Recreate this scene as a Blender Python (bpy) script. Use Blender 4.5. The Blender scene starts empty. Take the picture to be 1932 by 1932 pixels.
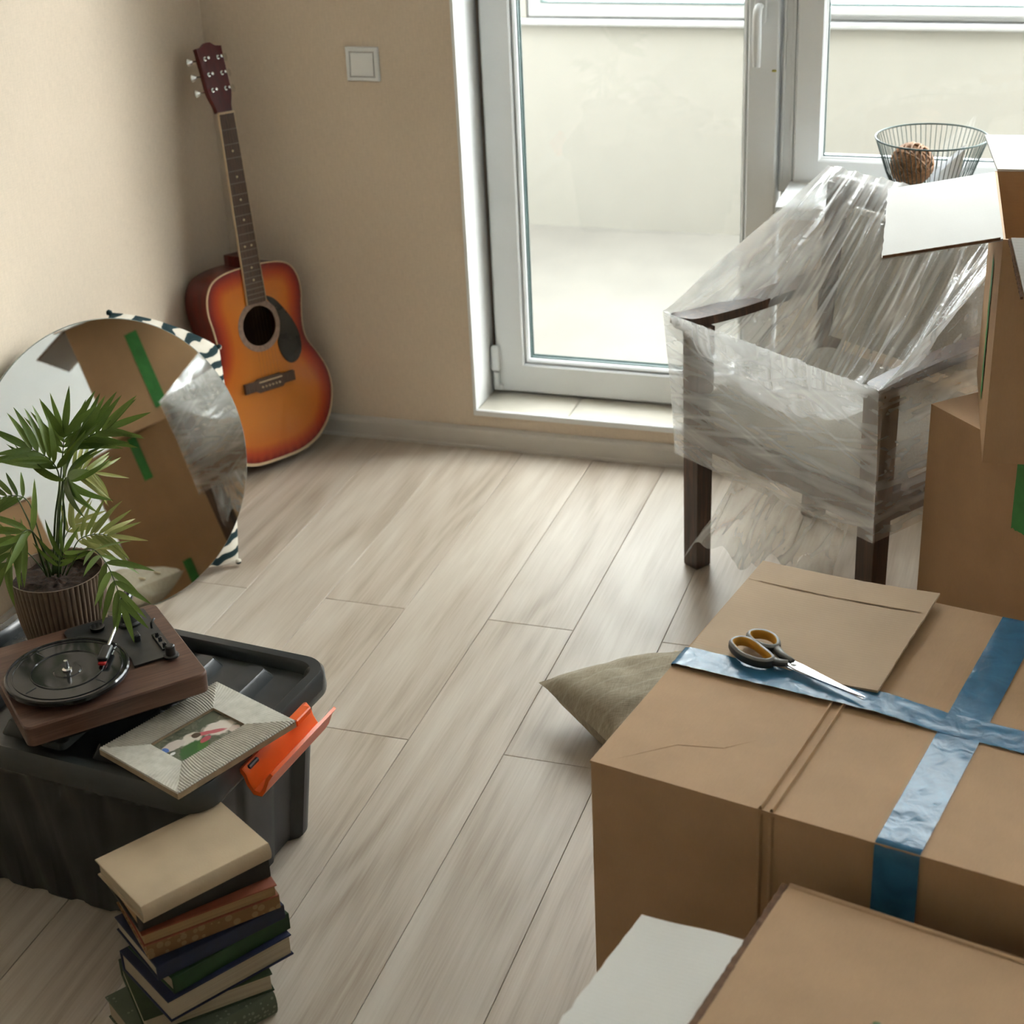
import bpy, math, random
from mathutils import Matrix, Vector, noise as mnoise
random.seed(7)
R = math.radians
scene = bpy.context.scene
col = scene.collection

# ------------------------------------------------------------------ camera
cam_d = bpy.data.cameras.new('camera')
cam = bpy.data.objects.new('camera', cam_d)
col.objects.link(cam)
cam_d.sensor_width = 36.0
cam_d.lens = 57.03
cam_d.clip_start = 0.05
cam_d.dof.use_dof = True
cam_d.dof.focus_distance = 2.75
cam_d.dof.aperture_fstop = 5.6
cam.matrix_world = Matrix(((0.948538, -0.10312, 0.299404, 2.0394),
                           (0.31356, 0.437928, -0.842555, -3.6434),
                           (-0.044233, 0.893076, 0.447726, 1.75),
                           (0, 0, 0, 1)))
scene.camera = cam

# ------------------------------------------------------------------ daylight: a bright overcast sky
world = bpy.data.worlds.new('overcast_sky')
scene.world = world
world.use_nodes = True
bg = world.node_tree.nodes['Background']
bg.inputs['Color'].default_value = (0.96, 0.985, 1.0, 1)
bg.inputs['Strength'].default_value = 9.5
sun_d = bpy.data.lights.new('hazy_sun', 'SUN')
sun_d.energy = 1.15
sun_d.angle = R(15)
sun_d.color = (1.0, .975, .92)
sun = bpy.data.objects.new('hazy_sun', sun_d)
col.objects.link(sun)
SEL = R(26)
sun.rotation_euler = Vector((-.842 * math.cos(SEL), -.539 * math.cos(SEL), -math.sin(SEL))).to_track_quat('-Z', 'Y').to_euler()
vs = scene.view_settings
vs.view_transform = 'Standard'
vs.look = 'None'
vs.gamma = 1.0
vs.use_curve_mapping = False
vs.exposure = 0.46
scene.cycles.max_bounces = 6
scene.cycles.diffuse_bounces = 3
scene.cycles.glossy_bounces = 3
scene.cycles.transparent_max_bounces = 12
scene.cycles.use_denoising = True
scene.cycles.use_adaptive_sampling = True
scene.cycles.adaptive_threshold = 0.2
scene.cycles.adaptive_min_samples = 16
scene.cycles.sample_clamp_indirect = 8.0
scene.cycles.caustics_reflective = False
scene.cycles.caustics_refractive = False


def portal(name, loc, rot, sx, sy):
    d = bpy.data.lights.new(name, 'AREA')
    d.shape = 'RECTANGLE'
    d.size = sx
    d.size_y = sy
    d.cycles.is_portal = True
    o = bpy.data.objects.new(name, d)
    col.objects.link(o)
    o.location = loc
    o.rotation_euler = rot
    return o

# ------------------------------------------------------------------ mesh helpers
class MB:
    """collects vertices and faces of one mesh"""
    def __init__(s):
        s.v = []
        s.f = []

    def add(s, vf):
        v, f = vf
        o = len(s.v)
        s.v += [tuple(a) for a in v]
        s.f += [tuple(i + o for i in q) for q in f]
        return s

    def tr(s, M):
        s.v = [tuple(M @ Vector(a)) for a in s.v]
        return s

    def build(s, name, mat, parent=None, smooth=False, attr=None, angle=None):
        me = bpy.data.meshes.new(name)
        me.from_pydata(s.v, [], s.f)
        me.validate()
        me.update()
        if isinstance(mat, (list, tuple)):
            for m in mat:
                me.materials.append(m)
        else:
            me.materials.append(mat)
        if attr:
            for an, vals in attr.items():
                a = me.attributes.new(an, 'FLOAT', 'POINT')
                a.data.foreach_set('value', vals)
        if smooth:
            me.polygons.foreach_set('use_smooth', [True] * len(me.polygons))
            if angle:
                try:
                    me.set_sharp_from_angle(angle=R(angle))
                except Exception:
                    pass
        o = bpy.data.objects.new(name, me)
        col.objects.link(o)
        if parent:
            o.parent = parent
        return o


def box(x0, x1, y0, y1, z0, z1, b=0.0):
    if b <= 0:
        v = [(x, y, z) for z in (z0, z1) for y in (y0, y1) for x in (x0, x1)]
        f = [(0, 2, 3, 1), (4, 5, 7, 6), (0, 1, 5, 4), (2, 6, 7, 3), (0, 4, 6, 2), (1, 3, 7, 5)]
        return v, f
    b = min(b, (x1 - x0) * .49, (y1 - y0) * .49, (z1 - z0) * .49)
    v = []
    f = []
    idx = {}
    for cx in (0, 1):
        for cy in (0, 1):
            for cz in (0, 1):
                X = (x0, x1)[cx]; Y = (y0, y1)[cy]; Z = (z0, z1)[cz]
                ix = X + (b if cx == 0 else -b); iy = Y + (b if cy == 0 else -b); iz = Z + (b if cz == 0 else -b)
                for ax, p in enumerate(((X, iy, iz), (ix, Y, iz), (ix, iy, Z))):
                    idx[(cx, cy, cz, ax)] = len(v)
                    v.append(p)
    g = lambda a, b_, c, d: idx[(a, b_, c, d)]
    for s in (0, 1):
        q = [g(s, 0, 0, 0), g(s, 1, 0, 0), g(s, 1, 1, 0), g(s, 0, 1, 0)]; f.append(q if s else q[::-1])
        q = [g(0, s, 0, 1), g(1, s, 0, 1), g(1, s, 1, 1), g(0, s, 1, 1)]; f.append(q[::-1] if s else q)
        q = [g(0, 0, s, 2), g(1, 0, s, 2), g(1, 1, s, 2), g(0, 1, s, 2)]; f.append(q if s else q[::-1])
    for a in (0, 1):
        for c in (0, 1):
            f.append((g(0, a, c, 1), g(1, a, c, 1), g(1, a, c, 2), g(0, a, c, 2)))
            f.append((g(a, 0, c, 0), g(a, 1, c, 0), g(a, 1, c, 2), g(a, 0, c, 2)))
            f.append((g(a, c, 0, 0), g(a, c, 1, 0), g(a, c, 1, 1), g(a, c, 0, 1)))
            for d in (0, 1):
                if True:
                    f.append((g(a, c, d, 0), g(a, c, d, 1), g(a, c, d, 2)))
    return v, f


def loft(rings, cap0=True, cap1=True, closed=True):
    n = len(rings[0])
    v = [p for r in rings for p in r]
    f = []
    for i in range(len(rings) - 1):
        for j in range(n if closed else n - 1):
            k = (j + 1) % n
            f.append((i * n + j, i * n + k, (i + 1) * n + k, (i + 1) * n + j))
    if cap0:
        f.append(tuple(range(n))[::-1])
    if cap1:
        f.append(tuple(range((len(rings) - 1) * n, len(rings) * n)))
    return v, f


def grid(fn, nu, nv):
    v = [fn(i / nu, j / nv) for j in range(nv + 1) for i in range(nu + 1)]
    f = [(j * (nu + 1) + i, j * (nu + 1) + i + 1, (j + 1) * (nu + 1) + i + 1, (j + 1) * (nu + 1) + i) for j in range(nv) for i in range(nu)]
    return v, f


def tube(path, rad, n=8, cap=True, flat=1.0):
    path = [Vector(p) for p in path]
    rings = []
    up = Vector((0, 0, 1))
    t0 = (path[1] - path[0]).normalized()
    if abs(t0.dot(up)) > .9:
        up = Vector((1, 0, 0))
    a = t0.cross(up).normalized()
    for i, p in enumerate(path):
        t = (path[min(i + 1, len(path) - 1)] - path[max(i - 1, 0)]).normalized()
        a = (a - t * a.dot(t)).normalized()
        b = t.cross(a)
        r = rad(i / (len(path) - 1)) if callable(rad) else rad
        rings.append([p + a * (r * math.cos(2 * math.pi * k / n)) + b * (r * flat * math.sin(2 * math.pi * k / n)) for k in range(n)])
    return loft(rings, cap, cap)


def torus(R0, r, n=48, m=8, c=(0, 0, 0), sx=1, sy=1):
    v = []
    f = []
    for i in range(n):
        a = 2 * math.pi * i / n
        for j in range(m):
            b = 2 * math.pi * j / m
            q = R0 + r * math.cos(b)
            v.append((c[0] + q * math.cos(a) * sx, c[1] + q * math.sin(a) * sy, c[2] + r * math.sin(b)))
    for i in range(n):
        for j in range(m):
            f.append((i * m + j, ((i + 1) % n) * m + j, ((i + 1) % n) * m + (j + 1) % m, i * m + (j + 1) % m))
    return v, f


def lathe(prof, n=48, c=(0, 0), cap0=True, cap1=True, mod=None):
    rings = []
    for r, z in prof:
        rings.append([(c[0] + (r * (mod(a, r, z) if mod else 1)) * math.cos(a), c[1] + (r * (mod(a, r, z) if mod else 1)) * math.sin(a), z) for a in [2 * math.pi * k / n for k in range(n)]])
    return loft(rings, cap0, cap1)


def rrect(hx, hy, r, z, n=6, cx=0, cy=0):
    out = []
    for (sx, sy, a0) in ((1, 1, 0), (-1, 1, 90), (-1, -1, 180), (1, -1, 270)):
        for k in range(n + 1):
            a = R(a0 + 90 * k / n)
            out.append((cx + sx * (hx - r) + r * math.cos(a), cy + sy * (hy - r) + r * math.sin(a), z))
    return out


def prism(pts, z0, z1, b=0.0):
    if b <= 0:
        return loft([[(x, y, z0) for x, y in pts], [(x, y, z1) for x, y in pts]])
    cx = sum(p[0] for p in pts) / len(pts); cy = sum(p[1] for p in pts) / len(pts)
    def sc(z, k):
        out = []
        n = len(pts)
        for i, (x, y) in enumerate(pts):
            px, py = pts[i - 1]; nx, ny = pts[(i + 1) % n]
            tx, ty = nx - px, ny - py
            l = math.hypot(tx, ty) or 1
            out.append((x - ty / l * k * -1 * -1, y + tx / l * k, z))
        return out
    return loft([sc(z0, b), sc(z0 + b, 0), sc(z1 - b, 0), sc(z1, b)])


def area2(pts):
    return sum(pts[i - 1][0] * pts[i][1] - pts[i][0] * pts[i - 1][1] for i in range(len(pts))) / 2


def spline(pts, n, closed=True):
    """Catmull-Rom through 2D points"""
    out = []
    m = len(pts)
    segs = m if closed else m - 1
    for i in range(segs):
        if closed:
            p0, p1, p2, p3 = (pts[(i + k - 1) % m] for k in range(4))
        else:
            p0, p1, p2, p3 = (pts[min(max(i + k - 1, 0), m - 1)] for k in range(4))
        for j in range(n):
            t = j / n
            out.append(tuple(.5 * ((2 * b) + (c - a) * t + (2 * a - 5 * b + 4 * c - d) * t * t + (3 * b - a - 3 * c + d) * t ** 3) for a, b, c, d in zip(p0, p1, p2, p3)))
    if not closed:
        out.append(tuple(pts[-1]))
    return out


def thing(name, label, cat, M=None, group=None, kind=None):
    o = bpy.data.objects.new(name, None)
    o.empty_display_size = .05
    col.objects.link(o)
    if M is not None:
        o.matrix_world = M
    tag(o, label, cat, group, kind)
    return o


def tag(o, label=None, cat=None, group=None, kind=None):
    if label:
        o['label'] = label
    if cat:
        o['category'] = cat
    if group:
        o['group'] = group
    if kind:
        o['kind'] = kind
    return o


def TR(x, y, z, yaw=0):
    return Matrix.Translation((x, y, z)) @ Matrix.Rotation(R(yaw), 4, 'Z')


def structure(o):
    o['kind'] = 'structure'
    return o

# ------------------------------------------------------------------ material helpers
class NT:
    def __init__(s, name):
        s.m = bpy.data.materials.new(name)
        s.m.use_nodes = True
        s.t = s.m.node_tree
        s.b = s.t.nodes['Principled BSDF']
        s.out = s.t.nodes['Material Output']

    def n(s, typ, **kw):
        nd = s.t.nodes.new(typ)
        for k, v in kw.items():
            if k in nd.inputs.keys() if isinstance(k, str) else False:
                nd.inputs[k].default_value = v
            else:
                setattr(nd, k, v)
        return nd

    def l(s, a, b):
        s.t.links.new(a, b)

    def coord(s, scale=(1, 1, 1), kind='Object', loc=(0, 0, 0), rot=(0, 0, 0)):
        tc = s.n('ShaderNodeTexCoord')
        mp = s.n('ShaderNodeMapping')
        mp.inputs['Scale'].default_value = scale
        mp.inputs['Location'].default_value = loc
        mp.inputs['Rotation'].default_value = rot
        s.l(tc.outputs[kind], mp.inputs['Vector'])
        return mp.outputs['Vector']

    def noise(s, vec, scale, detail=4, rough=.55, dist=0):
        nd = s.n('ShaderNodeTexNoise')
        nd.inputs['Scale'].default_value = scale
        nd.inputs['Detail'].default_value = detail
        nd.inputs['Roughness'].default_value = rough
        nd.inputs['Distortion'].default_value = dist
        if vec:
            s.l(vec, nd.inputs['Vector'])
        return nd.outputs['Fac']

    def ramp(s, fac, stops, interp='LINEAR'):
        nd = s.n('ShaderNodeValToRGB')
        nd.color_ramp.interpolation = interp
        e = nd.color_ramp.elements
        while len(e) < len(stops):
            e.new(.5)
        for el, (p, c) in zip(e, stops):
            el.position = p
            el.color = (*c, 1) if len(c) == 3 else c
        s.l(fac, nd.inputs['Fac'])
        return nd.outputs['Color']

    def mix(s, fac, a, b, mode='MIX'):
        nd = s.n('ShaderNodeMix')
        nd.data_type = 'RGBA'
        nd.blend_type = mode
        for sock, val in ((nd.inputs['Factor'], fac), (nd.inputs['A'], a), (nd.inputs['B'], b)):
            pass
        fi = [i for i in nd.inputs if i.name == 'Factor' and i.type == 'VALUE'][0]
        ai = [i for i in nd.inputs if i.name == 'A' and i.type == 'RGBA'][0]
        bi = [i for i in nd.inputs if i.name == 'B' and i.type == 'RGBA'][0]
        for sock, val in ((fi, fac), (ai, a), (bi, b)):
            if isinstance(val, (int, float)):
                sock.default_value = val
            elif isinstance(val, tuple):
                sock.default_value = (*val, 1) if len(val) == 3 else val
            else:
                s.l(val, sock)
        return [o for o in nd.outputs if o.type == 'RGBA'][0]

    def math(s, op, a, b=None, clamp=False):
        nd = s.n('ShaderNodeMath')
        nd.operation = op
        nd.use_clamp = clamp
        for i, val in enumerate((a, b)):
            if val is None:
                continue
            if isinstance(val, (int, float)):
                nd.inputs[i].default_value = val
            else:
                s.l(val, nd.inputs[i])
        return nd.outputs[0]

    def bump(s, h, strength, dist=.001):
        nd = s.n('ShaderNodeBump')
        nd.inputs['Strength'].default_value = strength
        nd.inputs['Distance'].default_value = dist
        s.l(h, nd.inputs['Height'])
        s.l(nd.outputs['Normal'], s.b.inputs['Normal'])
        return nd

    def set(s, color=None, rough=None, metal=None, spec=None, coat=None, coat_r=None, sheen=None, trans=None):
        b = s.b
        for key, val in (('Base Color', color), ('Roughness', rough), ('Metallic', metal), ('Specular IOR Level', spec), ('Coat Weight', coat), ('Coat Roughness', coat_r), ('Sheen Weight', sheen), ('Transmission Weight', trans)):
            if val is None:
                continue
            if isinstance(val, (int, float)):
                b.inputs[key].default_value = val
            elif isinstance(val, tuple):
                b.inputs[key].default_value = (*val, 1)
            else:
                s.l(val, b.inputs[key])
        return s


def simple(name, color, rough=.5, metal=0, var=.12, vscale=30, bump=0, bscale=200, spec=None, coat=None, coat_r=None, stretch=(1, 1, 1)):
    """plain procedural surface: noise-varied colour and fine relief"""
    t = NT(name)
    v = t.coord(stretch)
    f = t.noise(v, vscale, 2)
    c1 = tuple(max(0, c * (1 - var)) for c in color)
    c2 = tuple(min(1, c * (1 + var)) for c in color)
    t.set(t.ramp(f, [(.3, c1), (.7, c2)]), rough, metal, spec, coat, coat_r)
    if bump:
        t.bump(t.noise(v, bscale, 1), bump, .001)
    return t.m


def cardboard(name, c, axis=0, var=.10, liner=.12):
    t = NT(name)
    v = t.coord()
    a = t.noise(v, 9, 5)
    sc = [60, 60, 60]
    sc[axis] = 900
    b = t.noise(t.coord(tuple(sc)), 1.0, 3)
    f = t.math('ADD', t.math('MULTIPLY', a, .7), t.math('MULTIPLY', b, .3))
    c1 = tuple(x * (1 - var) for x in c)
    c2 = tuple(min(1, x * (1 + var)) for x in c)
    t.set(t.ramp(f, [(.3, c1), (.7, c2)]), .72, 0, .3)
    w = t.n('ShaderNodeTexWave')
    w.wave_type = 'BANDS'
    w.bands_direction = 'XYZ'[axis]
    w.inputs['Scale'].default_value = 48
    w.inputs['Distortion'].default_value = .6
    t.l(v, w.inputs['Vector'])
    h = t.math('ADD', t.math('MULTIPLY', w.outputs['Fac'], liner), t.math('MULTIPLY', t.noise(v, 260, 3), .25))
    t.bump(h, .35, .001)
    return t.m

M = {}
# walls: woven beige wallpaper
def wallpaper(name, c):
    t = NT(name)
    v = t.coord((1, 1, 1))
    a = t.noise(t.coord((260, 260, 40)), 1, 1)
    b = t.noise(t.coord((60, 60, 420)), 1, 1)
    g = t.noise(v, 3.5, 2)
    f = t.math('ADD', t.math('MULTIPLY', t.math('ADD', a, b), .35), t.math('MULTIPLY', g, .3))
    t.set(t.ramp(f, [(.35, tuple(x * .93 for x in c)), (.65, tuple(min(1, x * 1.05) for x in c))]), .8, 0, .25)
    return t.m
M['wallpaper'] = wallpaper('beige_wallpaper', (.71, .60, .475))
M['wall_dark'] = wallpaper('brown_wallpaper', (.62, .56, .47))
M['ceiling'] = simple('ceiling_paint', (.82, .81, .78), .85, var=.02, vscale=4)
M['plaster'] = simple('white_plaster', (.80, .81, .80), .55, var=.02, vscale=8)
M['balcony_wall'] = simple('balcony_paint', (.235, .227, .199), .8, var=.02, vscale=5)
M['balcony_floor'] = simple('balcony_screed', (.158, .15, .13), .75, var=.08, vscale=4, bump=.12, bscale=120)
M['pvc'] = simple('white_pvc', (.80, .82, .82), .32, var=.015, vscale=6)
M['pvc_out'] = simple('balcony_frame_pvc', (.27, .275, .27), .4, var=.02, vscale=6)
M['gasket'] = simple('rubber_gasket', (.05, .09, .085), .5, var=.1)
M['baseboard'] = simple('baseboard_plastic', (.62, .585, .53), .42, var=.03, vscale=12)
M['tile'] = simple('sill_tile', (.62, .58, .49), .35, var=.05, vscale=14)
M['groove'] = simple('floor_groove', (.26, .22, .175), .8)

# laminate planks
t = NT('oak_laminate')
tc = t.n('ShaderNodeTexCoord')
oi = t.n('ShaderNodeObjectInfo')
addv = t.n('ShaderNodeVectorMath')
addv.operation = 'ADD'
comb = t.n('ShaderNodeCombineXYZ')
t.l(t.math('MULTIPLY', oi.outputs['Random'], 37.0), comb.inputs['Z'])
t.l(t.math('MULTIPLY', oi.outputs['Random'], 91.0), comb.inputs['Y'])
t.l(tc.outputs['Object'], addv.inputs[0])
t.l(comb.outputs[0], addv.inputs[1])
def mp(vec, s):
    m_ = t.n('ShaderNodeMapping')
    m_.inputs['Scale'].default_value = s
    t.l(vec, m_.inputs['Vector'])
    return m_.outputs[0]
big = t.noise(mp(addv.outputs[0], (5.0, .75, 1)), 1.6, 3, .5, .4)
fine = t.noise(mp(addv.outputs[0], (230, 7, 1)), 1, 2, .6)
mid = t.noise(mp(addv.outputs[0], (42, 2.2, 1)), 1, 3, .6)
cn = t.noise(mp(addv.outputs[0], (4.6, .62, 1)), 1.0, 1.5, .45, .25)
loops = t.math('ADD', t.math('MULTIPLY', t.math('SINE', t.math('MULTIPLY', cn, 62.0)), .5), .5)
f = t.math('ADD', t.math('MULTIPLY', big, .44), t.math('MULTIPLY', loops, .085))
f = t.math('ADD', f, t.math('MULTIPLY', fine, .22))
f = t.math('ADD', f, t.math('MULTIPLY', mid, .30))
colr = t.ramp(f, [(.36, (.35, .282, .213)), (.50, (.475, .405, .325)), (.66, (.575, .51, .425))])
tint = t.ramp(oi.outputs['Random'], [(0, (.93, .93, .93)), (1, (1.05, 1.04, 1.03))])
t.set(t.mix(1.0, colr, tint, 'MULTIPLY'), .38, 0, .27)
t.l(t.math('ADD', .33, t.math('MULTIPLY', fine, .16)), t.b.inputs['Roughness'])
M['plank'] = t.m

# thin clear glass
def thin_glass(name, tint, refl=.06):
    t = NT(name)
    t.t.nodes.remove(t.b)
    tr = t.n('ShaderNodeBsdfTransparent')
    tr.inputs['Color'].default_value = (*tint, 1)
    gl = t.n('ShaderNodeBsdfGlossy')
    gl.inputs['Roughness'].default_value = 0.0
    lw = t.n('ShaderNodeLayerWeight')
    lw.inputs['Blend'].default_value = .5
    fr = t.math('ADD', .03, t.math('MULTIPLY', t.math('POWER', lw.outputs['Facing'], 5.0), .97), True)
    mx = t.n('ShaderNodeMixShader')
    t.l(fr, mx.inputs[0])
    t.l(tr.outputs[0], mx.inputs[1])
    t.l(gl.outputs[0], mx.inputs[2])
    t.l(mx.outputs[0], t.out.inputs['Surface'])
    return t.m
M['glass'] = thin_glass('window_glass', (.97, .985, .98))

# ------------------------------------------------------------------ THE ROOM
XR, YF, ZC = 3.7, -4.7, 2.62          # right wall, wall behind the camera, ceiling
DX0, DX1, WX1 = .658, 1.405, 3.45      # door opening, door/window mullion, window right edge
HEAD = 2.28


def wall_cells(xs, zs, missing, y0, y1):
    """slab between y0 and y1 with rectangular cells left open; one connected mesh"""
    mb = MB()
    ix = {}
    def vid(i, k, y):
        key = (i, k, y)
        if key not in ix:
            ix[key] = len(mb.v)
            mb.v.append((xs[i], y, zs[k]))
        return ix[key]
    full = lambda i, k: 0 <= i < len(xs) - 1 and 0 <= k < len(zs) - 1 and (i, k) not in missing
    for i in range(len(xs) - 1):
        for k in range(len(zs) - 1):
            if not full(i, k):
                continue
            mb.f.append((vid(i, k, y0), vid(i + 1, k, y0), vid(i + 1, k + 1, y0), vid(i, k + 1, y0)))
            mb.f.append((vid(i, k, y1), vid(i, k + 1, y1), vid(i + 1, k + 1, y1), vid(i + 1, k, y1)))
            if not full(i - 1, k):
                mb.f.append((vid(i, k, y0), vid(i, k + 1, y0), vid(i, k + 1, y1), vid(i, k, y1)))
            if not full(i + 1, k):
                mb.f.append((vid(i + 1, k, y0), vid(i + 1, k, y1), vid(i + 1, k + 1, y1), vid(i + 1, k + 1, y0)))
            if not full(i, k - 1):
                mb.f.append((vid(i, k, y0), vid(i, k, y1), vid(i + 1, k, y1), vid(i + 1, k, y0)))
            if not full(i, k + 1):
                mb.f.append((vid(i, k + 1, y0), vid(i + 1, k + 1, y0), vid(i + 1, k + 1, y1), vid(i, k + 1, y1)))
    return mb

wb = wall_cells([-.12, DX0, 1.434, WX1, XR + .12], [-.05, .09, .672, HEAD, ZC], {(1, 1), (1, 2), (2, 2)}, 0.0, .26)
structure(wb.build('wall_back', M['wallpaper']))
structure(MB().add(box(-.12, 0, YF - .12, 0, -.05, ZC)).build('wall_left', M['wallpaper']))
structure(MB().add(box(XR, XR + .12, YF - .12, 0, -.05, ZC)).build('wall_right', M['plaster']))
structure(MB().add(box(0, XR, YF - .12, YF, -.05, ZC)).build('wall_front', M['wall_dark']))
structure(MB().add(box(-.12, XR + .12, YF - .12, .26, ZC, ZC + .12)).build('ceiling', M['ceiling']))
fl = structure(MB().add(box(-.12, XR + .12, YF - .12, .26, -.09, -.0085)).build('floor', M['groove']))

# laminate planks, each its own piece
def plank_mesh(w, l):
    mb = MB()
    g, b, d = .0004, .0009, .0010
    hx, hy = w / 2 - g, l / 2 - g
    r0 = [(-hx, -hy, -.008), (hx, -hy, -.008), (hx, hy, -.008), (-hx, hy, -.008)]
    r1 = [(x, y, -d) for x, y, _ in r0]
    r2 = [(x - math.copysign(b, x), y - math.copysign(b, y), 0) for x, y, _ in r0]
    mb.add(loft([r0, r1, r2]))
    return mb
PW, PLN = .18995, 1.38
cache = {}
ci = 0
x = 1.1690 - 7 * PW
cols = []
while x < XR:
    cols.append((max(x, 0.0), min(x + PW, XR), ci))
    x += PW
    ci += 1
for x0, x1, ci in cols:
    if x1 - x0 < .01:
        continue
    off = -.847 if ci % 2 == 0 else -1.308
    ys = sorted(set([YF, 0.0] + [off + k * PLN for k in range(-4, 3) if YF < off + k * PLN < 0]))
    for y0, y1 in zip(ys, ys[1:]):
        key = (round(x1 - x0, 4), round(y1 - y0, 4))
        if key not in cache:
            o = plank_mesh(x1 - x0, y1 - y0).build('plank', M['plank'], fl)
            cache[key] = o.data
        else:
            o = bpy.data.objects.new('plank', cache[key])
            col.objects.link(o)
            o.parent = fl
        o.location = ((x0 + x1) / 2, (y0 + y1) / 2, 0)

# baseboards
def base_profile(L):
    pr = [(0, 0), (-.019, 0), (-.019, .006), (-.0165, .009), (-.0165, .044), (-.014, .051), (-.007, .056), (0, .056)]
    return loft([[(0, y, z) for y, z in pr], [(L, y, z) for y, z in pr]])
structure(MB().add(base_profile(XR)).build('baseboard_back', M['baseboard']))
mb = MB().add(base_profile(-YF)).tr(Matrix.Rotation(R(90), 4, 'Z'))
mb.v = [(a, b + YF, c) for a, b, c in [(-x, y, z) for x, y, z in mb.v]]
mb.v = [(abs(a), b, c) for a, b, c in mb.v]
structure(mb.build('baseboard_left', M['baseboard']))

# white reveals of the door opening, tiled threshold
mb = MB()
mb.add(box(DX0 - .004, DX0 + .004, -.004, .15, .10, HEAD))
structure(mb.build('trim_1', M['plaster']))
structure(MB().add(box(DX0 - .004, 1.430, -.007, .004, .088, .104, .002)).build('trim_2', M['plaster']))
th = structure(MB().add(box(DX0 + .004, 1.43, .003, .25, .085, .094)).build('trim_3', M['plaster']))
for a, b in ((DX0 + .005, .905), (.908, 1.21), (1.213, 1.429)):
    MB().add(box(a, b, .006, .24, .092, .101, .001)).build('tile', M['tile'], th)
structure(MB().add(box(DX0, WX1, 0, .25, HEAD - .004, HEAD + .004)).build('trim_4', M['plaster']))


def frame4(x0, x1, z0, z1, wl, wr, wb_, wt, y0, y1, b=.004):
    """four mitred profiles around an opening, one welded frame"""
    o = [(x0, z0), (x1, z0), (x1, z1), (x0, z1)]
    i = [(x0 + wl, z0 + wb_), (x1 - wr, z0 + wb_), (x1 - wr, z1 - wt), (x0 + wl, z1 - wt)]
    def off(P, Q, k):
        return [(p[0] + (q[0] - p[0]) * k, p[1] + (q[1] - p[1]) * k) for p, q in zip(P, Q)]
    w = max(wl, wr, wb_, wt)
    k = b / w
    rings = [(o, y1), (o, y0 + b), (off(o, i, k), y0), (off(i, o, k), y0), (i, y0 + b), (i, y1)]
    v = []
    f = []
    for ring, y in rings:
        v += [(p[0], y, p[1]) for p in ring]
    n = len(rings)
    for r in range(n):
        r2 = (r + 1) % n
        for j in range(4):
            j2 = (j + 1) % 4
            f.append((r * 4 + j, r * 4 + j2, r2 * 4 + j2, r2 * 4 + j))
    return v, f

# balcony door
door = thing('door_1', None, None, kind='structure')
MB().add(frame4(DX0 + .004, 1.448, .101, HEAD - .004, .030, .040, .03, .045, .165, .225)).build('frame', M['pvc'], door)
leaf = MB().add(frame4(DX0 + .018, 1.400, .107, 2.245, .077, .071, .079, .078, .128, .20)).build('leaf', M['pvc'], door)
MB().add(frame4(.753, 1.329, .186, 2.167, .012, .012, .012, .012, .136, .158, .005)).build('glazing_bead', M['pvc'], leaf)
MB().add(frame4(.7645, 1.3175, .1975, 2.1555, .003, .003, .003, .003, .150, .160, .0005)).build('gasket', M['gasket'], leaf)
MB().add(frame4(.760, 1.322, .193, 2.160, .0075, .0075, .0075, .0075, .172, .1745, .0005)).build('spacer', M['gasket'], leaf)
MB().add(box(.757, 1.325, .162, .166, .19, 2.163)).build('pane', M['glass'], leaf)
hd = MB().add(prism([(x, z) for x, z, _ in rrect(.014, .034, .008, 0, 4)], 0, .010, .002))
hd.v = [(1.357 + a, .128 - c, 1.10 + b) for a, b, c in hd.v]
hdo = hd.build('handle', M['pvc'], door)
pth = [(1.357, .120, 1.105), (1.357, .098, 1.107), (1.357, .086, 1.098), (1.357, .082, 1.078), (1.357, .083, 1.04), (1.357, .085, 1.0), (1.357, .086, .976)]
MB().add(tube([tuple(p) for p in spline(pth, 4, False)], lambda s: .0085 + .002 * math.sin(s * 3.1), 10, True, .8)).build('lever', M['pvc'], hdo, True)
hg = MB().add(box(DX0 + .008, DX0 + .030, .112, .13, .165, .235, .004)).build('hinge', M['pvc'], door)
MB().add(tube([(DX0 + .02, .118, .125), (DX0 + .02, .118, .163)], .0075, 10)).build('hinge_pin', M['pvc'], hg)
MB().add(box(DX0 + .012, DX0 + .036, .116, .13, .112, .128, .003)).build('hinge_plate', M['pvc'], hg)

# window beside the door
win = thing('window_1', None, None, kind='structure')
MB().add(frame4(1.403, WX1, .672, HEAD - .004, .052, .05, .045, .05, .150, .225)).build('frame', M['pvc'], win)
MB().add(box(1.408, 1.414, .144, .152, .70, HEAD - .02, .001)).build('groove_strip', M['pvc'], win)
MB().add(box(1.428, 1.436, .146, .152, .70, HEAD - .02, .001)).build('groove_strip', M['pvc'], win)
sash = MB().add(frame4(1.440, WX1 - .02, .690, 2.25, .062, .06, .066, .06, .134, .20)).build('sash', M['pvc'], win)
MB().add(frame4(1.495, 3.372, .749, 2.197, .012, .012, .012, .012, .141, .16, .005)).build('glazing_bead', M['pvc'], sash)
MB().add(frame4(1.5065, 3.361, .7605, 2.186, .003, .003, .003, .003, .152, .160, .0005)).build('gasket', M['gasket'], sash)
MB().add(box(1.50, 3.368, .162, .166, .755, 2.19)).build('pane', M['glass'], sash)
# window sill board
ws = MB()
pr = [(.15, .672), (.15, .701), (-.052, .701), (-.060, .696), (-.062, .680), (-.058, .668), (-.045, .666), (-.045, .672)]
ws.add(loft([[(1.434, y, z) for y, z in pr], [(3.5, y, z) for y, z in pr]]))
structure(ws.build('sill', M['pvc']))

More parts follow.
